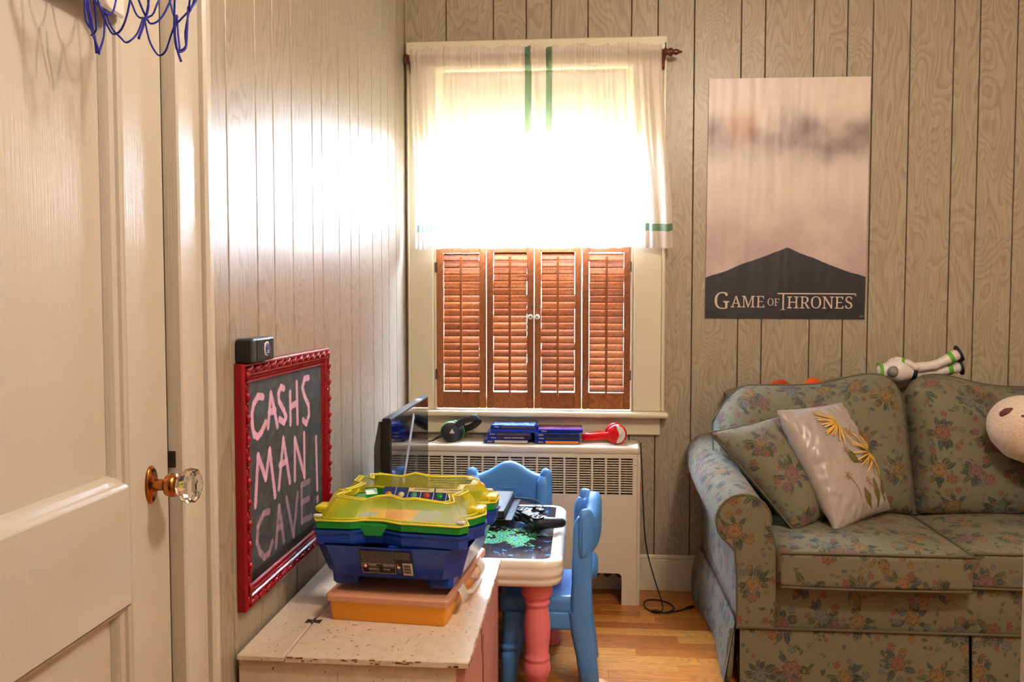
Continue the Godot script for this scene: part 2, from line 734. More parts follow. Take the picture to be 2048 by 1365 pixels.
func floral(n: int) -> Image:
	var base := Color(0.45, 0.425, 0.33)
	var img := speckle(n, n, base.lightened(0.10), base.darkened(0.16), 11, 0.35, 3)
	var ns := noise(5, 0.09, 2)
	var r := RandomNumberGenerator.new()
	r.seed = 41
	var pal := [
		[Color(0.31, 0.17, 0.15), Color(0.40, 0.23, 0.20), Color(0.50, 0.34, 0.28), Color(0.62, 0.52, 0.37)],
		[Color(0.30, 0.20, 0.12), Color(0.41, 0.29, 0.17), Color(0.54, 0.43, 0.27), Color(0.68, 0.60, 0.43)],
		[Color(0.18, 0.20, 0.23), Color(0.28, 0.30, 0.31), Color(0.43, 0.44, 0.41), Color(0.60, 0.58, 0.49)],
		[Color(0.29, 0.17, 0.19), Color(0.38, 0.24, 0.26), Color(0.49, 0.36, 0.35), Color(0.62, 0.53, 0.44)]]
	var greens := [[Color(0.14, 0.18, 0.17), Color(0.36, 0.38, 0.28)], [Color(0.19, 0.22, 0.16), Color(0.52, 0.49, 0.33)], [Color(0.17, 0.20, 0.22), Color(0.40, 0.42, 0.36)]]
	# trailing stems
	for k in 40:
		var x := r.randf() * n
		var y := r.randf() * n
		var a := r.randf() * TAU
		var bend := r.randf_range(-0.05, 0.05)
		for i in 70:
			wrap_px(img, int(x), int(y), Color(0.30, 0.28, 0.20), 0.8)
			wrap_px(img, int(x) + 1, int(y), Color(0.30, 0.28, 0.20), 0.5)
			x += cos(a)
			y += sin(a)
			a += bend
	# sprays: a large bloom with leaves and small blossoms round it
	for gy in 6:
		for gx in 6:
			var cx := (gx + 0.5 + r.randf_range(-0.22, 0.22) + 0.5 * (gy % 2)) * n / 6.0
			var cy := (gy + 0.5 + r.randf_range(-0.22, 0.22)) * n / 6.0
			for k in 11:
				var a := r.randf() * TAU
				var g: Array = greens[r.randi() % 3]
				leaf(img, cx + cos(a) * 26, cy + sin(a) * 26, r.randf_range(34, 62), r.randf_range(7, 13), a + r.randf_range(-0.5, 0.5), g[0], g[1])
			for k in 5:
				var a := r.randf() * TAU
				var q := r.randf_range(44, 84)
				flower(img, cx + cos(a) * q, cy + sin(a) * q, r.randf_range(10, 19), pal[r.randi() % 4], 5, r.randf() * 3, ns)
			flower(img, cx, cy, r.randf_range(31, 42), pal[(gx + gy * 3 + r.randi() % 2) % 4], 7, r.randf() * 3, ns)
			if r.randf() < 0.65:
				flower(img, cx + r.randf_range(-60, 60), cy + r.randf_range(30, 58), r.randf_range(20, 29), pal[r.randi() % 4], 6, r.randf() * 3, ns)
	for k in 260:
		var g: Array = greens[r.randi() % 3]
		leaf(img, r.randf() * n, r.randf() * n, r.randf_range(16, 34), r.randf_range(3, 7), r.randf() * TAU, g[0], g[1])
	for k in 150:
		flower(img, r.randf() * n, r.randf() * n, r.randf_range(5, 11), pal[r.randi() % 4], 5, r.randf() * 3, ns)
	return img


func brush_line(img: Image, pts: Array, width: float, c: Color, cover: float, ns: FastNoiseLite):
	var w := img.get_width()
	var h := img.get_height()
	for k in range(0, pts.size() - 2, 2):
		var a := Vector2(pts[k] * w, pts[k + 1] * h)
		var b := Vector2(pts[k + 2] * w, pts[k + 3] * h)
		var lo := a.min(b) - Vector2(width, width)
		var hi := a.max(b) + Vector2(width, width)
		for y in range(maxi(int(lo.y), 0), mini(int(hi.y) + 1, h)):
			for x in range(maxi(int(lo.x), 0), mini(int(hi.x) + 1, w)):
				var p := Vector2(x, y)
				var q := Geometry2D.get_closest_point_to_segment(p, a, b)
				var d := p.distance_to(q)
				var edge: float = width * (0.5 + 0.09 * ns.get_noise_2d(x * 2.0, y * 2.0))
				if d < edge:
					var g: float = ns.get_noise_2d(x * 9.0, y * 9.0)
					var al := clampf(cover + g * (1.15 - cover) * 1.4, 0.0, 0.96)
					img.set_pixel(x, y, img.get_pixel(x, y).lerp(c, al))


func chalk_image() -> Image:
	var w := 800
	var h := 624
	var img := speckle(w, h, Color(0.20, 0.205, 0.215), Color(0.27, 0.275, 0.285), 3, 0.012)
	var ns := noise(8, 0.05, 3)
	# wiped chalk dust
	for y in h:
		for x in range(0, w):
			var d: float = ns.get_noise_2d(x * 0.16, y * 0.34 + x * 0.1)
			if d > 0.18: img.set_pixel(x, y, img.get_pixel(x, y).lightened((d - 0.18) * 0.14))
	var pink := Color(0.93, 0.69, 0.80)
	var cashs := [[0.181, 0.086, 0.127, 0.075, 0.078, 0.109, 0.058, 0.163, 0.061, 0.222, 0.078, 0.272, 0.116, 0.292, 0.158, 0.276, 0.209, 0.232], [0.273, 0.080, 0.236, 0.262], [0.273, 0.080, 0.307, 0.163, 0.347, 0.277], [0.249, 0.184, 0.323, 0.182],
		[0.437, 0.075, 0.400, 0.060, 0.366, 0.091, 0.373, 0.142, 0.433, 0.203, 0.461, 0.246, 0.431, 0.273, 0.376, 0.244], [0.517, 0.109, 0.518, 0.296], [0.610, 0.064, 0.615, 0.307], [0.521, 0.194, 0.613, 0.186],
		[0.786, 0.052, 0.725, 0.051, 0.691, 0.102, 0.722, 0.161, 0.781, 0.226, 0.786, 0.290, 0.744, 0.338, 0.695, 0.308]]
	var man := [[0.081, 0.655, 0.118, 0.393, 0.200, 0.540, 0.250, 0.393, 0.308, 0.670], [0.356, 0.639, 0.420, 0.367, 0.499, 0.641], [0.373, 0.510, 0.459, 0.506], [0.568, 0.646, 0.575, 0.400, 0.708, 0.664, 0.709, 0.394], [0.893, 0.460, 0.904, 0.800], [0.907, 0.863, 0.906, 0.877]]
	var cave := [[0.233, 0.733, 0.169, 0.725, 0.106, 0.776, 0.092, 0.855, 0.126, 0.927, 0.174, 0.970, 0.226, 0.966, 0.266, 0.919], [0.311, 0.961, 0.353, 0.747], [0.358, 0.748, 0.411, 0.966], [0.330, 0.866, 0.391, 0.868],
		[0.452, 0.726, 0.540, 0.980, 0.603, 0.744], [0.661, 0.706, 0.661, 0.940], [0.661, 0.706, 0.777, 0.713], [0.665, 0.817, 0.771, 0.822], [0.661, 0.933, 0.801, 0.952]]
	for s in cashs: brush_line(img, s, 25, pink, 0.95, ns)
	for s in man: brush_line(img, s, 25, pink, 0.90, ns)
	for s in cave: brush_line(img, s, 24, pink.darkened(0.08), 0.55, ns)
	return img


# a plain misty print: pale sky, a soft bank of smoke, a dark bank of ground
func poster_image() -> Image:
	var w := 512
	var h := 768
	var a := noise(21, 1.0, 4)
	var b := noise(22, 1.0, 5)
	var d := PackedByteArray()
	d.resize(w * h * 3)
	for y in h:
		var v := float(y) / h
		for x in w:
			var u := float(x) / w
			var c := Color(0.89, 0.83, 0.81).lerp(Color(0.73, 0.64, 0.65), smoothstep(0.35, 0.80, v))
			var n: float = a.get_noise_2d(u * 2.2, v * 3.0)
			var f: float = b.get_noise_2d(u * 1.7 + 7, v * 2.6)
			c = c.lerp(Color(0.95, 0.89, 0.83), clampf(n * 0.5 + 0.1, 0, 0.4))
			var band := exp(-pow((v - 0.24 - n * 0.05) / 0.085, 2.0)) * clampf(0.75 + f * 0.6, 0, 1)
			c = c.lerp(Color(0.40, 0.35, 0.37), band * 0.85)
			c = c.lerp(Color(0.86, 0.60, 0.45), exp(-pow((u - 0.2) / 0.11, 2.0) - pow((v - 0.2) / 0.06, 2.0)) * 0.6)
			var ground := 0.70 + absf(u - 0.51) * 0.26 + f * 0.008
			if v > ground:
				c = Color(0.135, 0.135, 0.185).lerp(Color(0.20, 0.19, 0.23), clampf(0.4 + f, 0, 1) * 0.5)
			put(d, (y * w + x) * 3, c)
	return Image.create_from_data(w, h, false, Image.FORMAT_RGB8, d)


# dark play mat with painted leaves and bright blots
func mat_image() -> Image:
	var n := 640
	var a := noise(31, 0.012, 5)
	var b := noise(32, 0.05, 4)
	var img := speckle(n, n, Color(0.13, 0.11, 0.15), Color(0.19, 0.16, 0.20), 30, 0.02)
	for y in n:
		var v := float(y) / n
		for x in n:
			var u := float(x) / n
			var g: float = a.get_noise_2d(x, y) + 0.55 * b.get_noise_2d(x, y)
			var c := img.get_pixel(x, y)
			var green := exp(-pow((v - 0.66) / 0.17, 4.0)) * smoothstep(0.06, 0.2, u) * (1 - smoothstep(0.84, 0.95, u))
			if g + green * 1.1 > 0.72:
				c = Color(0.15, 0.46, 0.31).lerp(Color(0.52, 0.78, 0.58), clampf(0.5 + b.get_noise_2d(x * 2.6, y * 2.6) * 1.2, 0, 1))
			var blue := exp(-pow((v - 0.24) / 0.15, 4.0)) * smoothstep(0.46, 0.6, u) * (1 - smoothstep(0.82, 0.95, u))
			if g + blue * 0.9 > 0.62: c = Color(0.10, 0.36, 0.62).lerp(Color(0.42, 0.75, 0.90), clampf(0.5 + b.get_noise_2d(x * 2.0, y * 2.0), 0, 1))
			var red := exp(-pow((u - 0.34) / 0.10, 2.0) - pow((v - 0.50) / 0.05, 2.0))
			if red + g * 0.4 > 0.6: c = Color(0.86, 0.36, 0.30).lerp(Color(0.94, 0.62, 0.66), clampf(0.5 + b.get_noise_2d(x * 2.0, y * 2.0), 0, 1))
			var teal := exp(-pow((u - 0.26) / 0.07, 2.0) - pow((v - 0.60) / 0.06, 2.0))
			if teal + g * 0.4 > 0.62: c = Color(0.25, 0.68, 0.66)
			img.set_pixel(x, y, c)
	return img


func make_materials():
	for k in 3:
		var im := wood(512, 1024, Color(0.70, 0.65, 0.58), Color(0.575, 0.515, 0.44), 100 + k * 10, [5.0, 3.6, 6.0][k], 2.6, 2.0, 0.34)
		var m := textured("panelling_%d" % k, im, 0.34, Vector3(2.0, 0.8, 1))
		m.metallic_specular = 0.5
	mat("groove", Color(0.27, 0.22, 0.17), 0.8)
	var fl := [Color(0.80, 0.50, 0.21), Color(0.74, 0.43, 0.16), Color(0.84, 0.56, 0.25), Color(0.68, 0.38, 0.15)]
	for k in 4:
		textured("floorboard_%d" % k, wood(256, 1024, fl[k], fl[k].darkened(0.30), 200 + k * 10, 5.0, 1.2, 2.4, 0.4), 0.30, Vector3(5, 0.8, 1))
	mat("floor_joint", Color(0.30, 0.17, 0.08), 0.7)
	mat("plaster", Color(0.86, 0.82, 0.74), 0.85)
	mat("trim_paint", Color(0.89, 0.855, 0.755), 0.32)
	# brushed gloss paint of the door: fine upright brush marks as relief
	var bm := wood(256, 512, Color(0.6, 0.6, 0.6), Color(0.4, 0.4, 0.4), 61, 2.0, 14.0, 1.0, 0.9)
	var dp := mat("door_paint", Color(0.82, 0.785, 0.735), 0.26)
	bm.bump_map_to_normal_map(1.2)
	dp.normal_enabled = true
	dp.normal_texture = tex(bm)
	dp.normal_scale = 0.5
	dp.uv1_triplanar = true
	dp.uv1_world_triplanar = true
	dp.uv1_scale = Vector3(3.2, 1.2, 3.2)
	mat("brass", Color(0.72, 0.47, 0.24), 0.24, 1.0)
	mat("dark_hole", Color(0.12, 0.08, 0.06), 0.7)
	var g := mat("knob_glass", Color(0.99, 0.98, 0.96, 0.0), 0.03)
	g.refraction_enabled = true
	g.refraction_scale = 0.05
	var wg := mat("window_glass", Color(0.95, 0.98, 1.0, 0.04), 0.02)
	wg.transparency = BaseMaterial3D.TRANSPARENCY_ALPHA
	# shutters
	for k in 3:
		var c := [Color(0.64, 0.37, 0.18), Color(0.58, 0.32, 0.15), Color(0.69, 0.41, 0.21)][k] as Color
		var im := wood(128, 512, c, c.darkened(0.32), 300 + k * 7, 4.0, 1.0, 1.6, 0.4)
		textured("shutter_%d" % k, im, 0.42, Vector3(6, 2, 6), true)
	mat("china", Color(0.94, 0.93, 0.90), 0.15)
	mat("old_metal", Color(0.38, 0.34, 0.29), 0.45, 0.8)
	var cu := mat("curtain_cloth", Color(0.93, 0.87, 0.83, 0.83), 0.9)
	cu.transparency = BaseMaterial3D.TRANSPARENCY_ALPHA
	cu.backlight_enabled = true
	cu.backlight = Color(0.74, 0.72, 0.70)
	cu.cull_mode = BaseMaterial3D.CULL_DISABLED
	var rb := mat("green_ribbon", Color(0.13, 0.33, 0.21, 0.78), 0.7)
	rb.transparency = BaseMaterial3D.TRANSPARENCY_ALPHA
	rb.cull_mode = BaseMaterial3D.CULL_DISABLED
	rb.backlight_enabled = true
	rb.backlight = Color(0.55, 0.75, 0.60)
	var sh := mat("shade_cloth", Color(0.88, 0.85, 0.76), 0.9)
	sh.backlight_enabled = true
	sh.backlight = Color(0.30, 0.29, 0.25)
	mat("rod_wood", Color(0.36, 0.15, 0.09), 0.3)
	mat("cover_metal", Color(0.88, 0.83, 0.74), 0.35)
	mat("iron", Color(0.30, 0.28, 0.26), 0.7)
	# sofa
	var flo := floral(1024)
	var fm := textured("floral_cloth", flo, 0.88, Vector3(1.3, 1.3, 1.3), true)
	fm.uv1_triplanar_sharpness = 10.0
	fm.rim_enabled = true
	fm.rim = 0.12
	mat("piping", Color(0.36, 0.33, 0.25), 0.85)
	var sa := mat("satin", Color(0.66, 0.615, 0.60), 0.30)
	sa.rim_enabled = true
	sa.rim = 0.5
	mat("yellow_ribbon", Color(0.86, 0.68, 0.30), 0.4)
	mat("olive_ribbon", Color(0.40, 0.36, 0.16), 0.5)
	mat("thread", Color(0.66, 0.55, 0.42), 0.7)
	var pl := textured("plush_cream", speckle(256, 256, Color(0.90, 0.82, 0.74), Color(0.80, 0.70, 0.62), 71, 0.06), 0.95, Vector3(6, 6, 6), true)
	pl.rim_enabled = true
	pl.rim = 0.8
	mat("plush_nose", Color(0.42, 0.20, 0.18), 0.7)
	mat("toy_white", Color(0.88, 0.84, 0.84), 0.35)
	mat("toy_green", Color(0.38, 0.68, 0.16), 0.4)
	mat("toy_dark", Color(0.10, 0.10, 0.16), 0.45)
	mat("toy_grey", Color(0.52, 0.50, 0.48), 0.4)
	var op := mat("orange_plush", Color(0.84, 0.34, 0.10), 0.95)
	op.rim_enabled = true
	var op2 := mat("rust_plush", Color(0.62, 0.22, 0.09), 0.95)
	op2.rim_enabled = true
	# chest and boxes
	textured("chest_paint", old_paint(768, 768, Color(0.91, 0.83, 0.75), Color(0.34, 0.22, 0.15), 80, 420), 0.42, Vector3(1.6, 1.6, 1.6), true)
	textured("chest_pink", old_paint(512, 512, Color(0.82, 0.58, 0.54), Color(0.30, 0.16, 0.16), 81, 160), 0.4, Vector3(1.6, 1.6, 1.6), true)
	mat("scuff", Color(0.24, 0.13, 0.15), 0.6)
	mat("bare_wood", Color(0.52, 0.37, 0.25), 0.7)
	mat("case_orange", Color(0.95, 0.63, 0.09), 0.35)
	var cl := mat("case_lid", Color(0.84, 0.60, 0.47, 0.84), 0.4)
	cl.transparency = BaseMaterial3D.TRANSPARENCY_ALPHA
	var lt := mat("latch_plastic", Color(0.90, 0.87, 0.84, 0.72), 0.35)
	lt.transparency = BaseMaterial3D.TRANSPARENCY_ALPHA
	mat("tub_blue", Color(0.06, 0.25, 0.66), 0.18)
	mat("tray_green", Color(0.02, 0.56, 0.19), 0.25)
	var ly := mat("lid_yellow", Color(1.0, 0.90, 0.0, 0.46), 0.27)
	ly.transparency = BaseMaterial3D.TRANSPARENCY_ALPHA
	ly.metallic_specular = 0.8
	ly.backlight_enabled = true
	ly.backlight = Color(0.85, 0.74, 0.03)
	var le := mat("lid_edge", Color(1.0, 0.93, 0.20, 0.85), 0.27)
	le.transparency = BaseMaterial3D.TRANSPARENCY_ALPHA
	mat("peg_white", Color(0.84, 0.81, 0.75), 0.4)
	mat("label_black", Color(0.09, 0.07, 0.08), 0.3)
	mat("label_white", Color(0.86, 0.80, 0.76), 0.4)
	mat("label_grey", Color(0.45, 0.40, 0.38), 0.4)
	mat("sticker_blue", Color(0.10, 0.22, 0.48), 0.35)
	mat("sticker_orange", Color(0.92, 0.58, 0.14), 0.35)
	mat("sticker_red", Color(0.78, 0.22, 0.14), 0.4)
	mat("sticker_cream", Color(0.88, 0.82, 0.66), 0.4)
	mat("sticker_teal", Color(0.32, 0.62, 0.60), 0.4)
	# chalkboard
	textured("chalkboard", chalk_image(), 0.75, Vector3.ONE)
	mat("frame_red", Color(0.58, 0.03, 0.10), 0.24)
	mat("speaker_grey", Color(0.23, 0.235, 0.25), 0.45)
	mat("speaker_dark", Color(0.10, 0.10, 0.105), 0.6)
	mat("badge_blue", Color(0.10, 0.36, 0.62), 0.3)
	# table, chairs, electronics
	mat("table_white", Color(0.93, 0.90, 0.86), 0.20)
	mat("leg_pink", Color(0.93, 0.50, 0.55), 0.45)
	mat("chair_blue", Color(0.32, 0.57, 0.88), 0.38)
	textured("play_mat", mat_image(), 0.10)
	mat("black_plastic", Color(0.07, 0.07, 0.08), 0.45)
	mat("matte_black", Color(0.07, 0.068, 0.072), 0.6)
	mat("console_black", Color(0.11, 0.11, 0.125), 0.38)
	mat("screen_glass", Color(0.035, 0.045, 0.06), 0.06)
	mat("tv_back", Color(0.27, 0.27, 0.25), 0.5)
	mat("silvery_strip", Color(0.78, 0.80, 0.84), 0.35, 0.4)
	mat("ball_red", Color(0.78, 0.06, 0.08), 0.3)
	mat("headphone_red", Color(0.85, 0.06, 0.07), 0.2)
	mat("headphone_green", Color(0.22, 0.66, 0.24), 0.45)
	mat("case_blue", Color(0.06, 0.22, 0.66), 0.2)
	mat("sleeve_blue", Color(0.08, 0.16, 0.50), 0.25)
	mat("sleeve_cream", Color(0.83, 0.79, 0.72), 0.3)
	mat("sleeve_maroon", Color(0.27, 0.11, 0.12), 0.3)
	mat("sleeve_brown", Color(0.34, 0.28, 0.28), 0.3)
	mat("sleeve_orange", Color(0.93, 0.55, 0.12), 0.3)
	mat("sleeve_night", Color(0.09, 0.13, 0.20), 0.3)
	mat("sleeve_slate", Color(0.16, 0.19, 0.24), 0.3)
	var cov := [[Color(0.72, 0.78, 0.86), Color(0.20, 0.36, 0.66)], [Color(0.70, 0.30, 0.40), Color(0.28, 0.24, 0.52)], [Color(0.78, 0.76, 0.80), Color(0.62, 0.16, 0.20)]]
	for k in 3: textured("cover_%d" % k, speckle(128, 128, cov[k][0], cov[k][1], 90 + k, 0.03, 4), 0.12, Vector3(7, 7, 7), true)
	textured("poster_print", poster_image(), 0.36)
	mat("poster_ink", Color(0.84, 0.76, 0.73), 0.4)
	mat("net_blue", Color(0.10, 0.13, 0.62), 0.55)
	mat("rim_red", Color(0.78, 0.05, 0.08), 0.35)
	mat("board_white", Color(0.90, 0.89, 0.86), 0.35)
	mat("cord_black", Color(0.035, 0.033, 0.035), 0.5)
	var bulb := mat("lamp_glow", Color(1.0, 0.93, 0.82), 0.3)
	bulb.emission_enabled = true
	bulb.emission = Color(1.0, 0.80, 0.56)
	bulb.emission_energy_multiplier = 2.0


# ================= the room =================
func build_room():
	# --- floor: strip boards laid across the room; boards in view are single pieces
	var floor_ := setting("floor")
	part("subfloor", box(Vector3(-0.85, -0.12, -3.5), Vector3(2.45, -0.008, 1.35)), M.floor_joint, floor_)
	var bw := 0.0571
	var z := -3.34
	var row := 0
	var shapes := {}
	while z < 1.2:
		var near := z < -1.9
		var x := -0.80 - rng.randf() * 0.5
		while x < 2.35:
			var len := [0.42, 0.64, 0.86, 1.05][rng.randi() % 4] as float
			if not near: len = 3.4
			var x1 := minf(x + len, 2.35)
			var x0 := maxf(x, -0.80)
			if x1 - x0 > 0.03:
				var off := Vector2(rng.randf(), rng.randf() * 3)
				# the grain of the board runs along its length
				var b := part("floorboard", plank(bw - 0.0008, x1 - x0 - 0.0008, 0.008, 0.0008, off), M["floorboard_%d" % (rng.randi() % 4)], floor_)
				b.transform = Transform3D(Basis(Vector3(0, 0, 1), Vector3(1, 0, 0), Vector3(0, 1, 0)), Vector3(x0, -0.008, z))
			x = x1 + (0.0 if x1 < 2.35 else 1.0)
		z += bw
		row += 1
	# --- back wall with its window opening
	var wb := setting("wall_back")
	var zb := BACK - 0.006
	for r in [[-0.95, -0.60, -0.06, CEIL], [0.21, 2.45, -0.06, CEIL], [-0.60, 0.21, -0.06, 0.69], [-0.60, 0.21, 2.06, CEIL]]:
		part("backing", box(Vector3(r[0], r[2], BACK - 0.13), Vector3(r[1], r[3], zb)), M.groove, wb)
	var gx := [-0.70, -0.537, -0.351, -0.222, -0.125, 0.017, 0.184, 0.285, 0.423, 0.599, 0.689, 0.869, 0.993, 1.086, 1.222, 1.38, 1.473, 1.607, 1.77, 1.90, 1.99, 2.14, 2.30]
	for k in gx.size() - 1:
		var x0: float = gx[k] + 0.002
		var x1: float = gx[k + 1] - 0.002
		var spans := [[0.0, CEIL]]
		if x1 > -0.68 and x1 < 0.30: spans = [[0.0, 0.66], [2.10, CEIL]]
		for sp in spans:
			part("plank", plank(x1 - x0, sp[1] - sp[0], 0.006, 0.0015, Vector2(rng.randf() * 4, rng.randf() * 4)), M["panelling_%d" % (rng.randi() % 3)], wb, Vector3(x0, sp[0], zb))
	# --- left wall with its door opening
	var wl := setting("wall_left")
	var xl := LEFT - 0.006
	for r in [[BACK - 0.13, -1.40, -0.06, CEIL], [-1.40, -0.60, 2.04, CEIL], [-0.60, 1.35, -0.06, CEIL]]:
		part("backing", box(Vector3(LEFT - 0.14, r[2], r[0]), Vector3(xl, r[3], r[1])), M.groove, wl)
	var gz := [-1.475, -1.641, -1.792, -1.895, -2.02, -2.175, -2.257, -2.415, -2.539, -2.635, -2.806, -2.935, -3.044, -3.17, -3.349]
	for k in gz.size() - 1:
		var z0: float = gz[k] - 0.002
		var z1: float = gz[k + 1] + 0.002
		part("plank", plank(z0 - z1, CEIL, 0.006, 0.0015, Vector2(rng.randf() * 4, rng.randf() * 4)), M["panelling_%d" % (rng.randi() % 3)], wl, Vector3(xl, 0, z0), Vector3(0, 90, 0))
	part("plank", plank(0.85, 0.37, 0.006, 0.0015, Vector2(1.3, 2.2)), M.panelling_0, wl, Vector3(xl, 2.13, -0.62), Vector3(0, 90, 0))
	# corner strip
	var cs := setting("trim_1")
	part("corner_bead", box(Vector3(LEFT, 0, BACK), Vector3(LEFT + 0.009, CEIL, BACK + 0.009), 0.003), M.panelling_1, cs)
	# --- the sides behind and beside the camera
	var wr := setting("wall_right")
	part("panel", box(Vector3(2.30, -0.06, -3.48), Vector3(2.42, CEIL, -0.38)), M.plaster, wr)
	var wf := setting("wall_front")
	part("panel", box(Vector3(0.29, -0.06, -0.50), Vector3(2.42, CEIL, -0.38)), M.plaster, wf)
	part("over_door", box(Vector3(LEFT, 2.09, -0.50), Vector3(0.29, CEIL, -0.38)), M.plaster, wf)
	var wh := setting("wall_hall")
	part("side", box(Vector3(1.10, -0.06, -0.38), Vector3(1.22, CEIL, 1.35)), M.plaster, wh)
	part("end", box(Vector3(-0.85, -0.06, 1.23), Vector3(1.22, CEIL, 1.35)), M.plaster, wh)
	var ce := setting("ceiling")
	part("panel", box(Vector3(-0.86, CEIL, -3.5), Vector3(2.45, CEIL + 0.1, 1.37)), M.plaster, ce)
	# the doorway the picture was taken through
	var t2 := setting("trim_2")
	part("jamb", box(Vector3(0.257, 0, -0.515), Vector3(0.300, 2.09, -0.365), 0.003), M.trim_paint, t2)
	part("head", box(Vector3(LEFT, 2.05, -0.515), Vector3(0.257, 2.092, -0.365), 0.003), M.trim_paint, t2)
	part("casing", box(Vector3(0.285, 0, -0.515), Vector3(0.37, 2.16, -0.50), 0.004), M.trim_paint, t2)
	# baseboard of the back wall
	var bb := setting("baseboard_back")
	part("board", box(Vector3(-0.69, 0, BACK), Vector3(2.30, 0.125, BACK + 0.016), 0.002), M.trim_paint, bb)
	part("cap", box(Vector3(-0.69, 0.125, BACK), Vector3(2.30, 0.142, BACK + 0.011), 0.004), M.trim_paint, bb)


func build_ceiling_light():
	var o := thing("ceiling_light", "ceiling light with two warm round bulbs above the room", "lamp", Vector3(0.75, CEIL, -0.98))
	part("base", lathe([Vector2(0, -0.03), Vector2(0.10, -0.03), Vector2(0.13, -0.012), Vector2(0.13, 0)], 32), M.board_white, o)
	for s in [-1.0, 1.0]:
		part("socket", lathe([Vector2(0, -0.075), Vector2(0.021, -0.075), Vector2(0.024, -0.03), Vector2(0.024, -0.025)], 20), M.board_white, o, Vector3(s * 0.085, 0, 0))
		var bulb := part("bulb", lathe([Vector2(0, -0.188), Vector2(0.024, -0.183), Vector2(0.044, -0.166), Vector2(0.056, -0.135), Vector2(0.050, -0.106), Vector2(0.030, -0.084), Vector2(0.020, -0.074)], 24), M.lamp_glow, o, Vector3(s * 0.085, 0, 0))
		var l := OmniLight3D.new()
		l.name = "bulb_light"
		l.light_color = Color(1.0, 0.94, 0.87)
		l.light_energy = LAMP
		l.light_size = 0.055
		l.omni_range = 12.0
		l.omni_attenuation = 2.0
		l.shadow_enabled = true
		bulb.add_child(l, true)
		l.position = Vector3(0, -0.132, 0)


const LAMP := 0.68


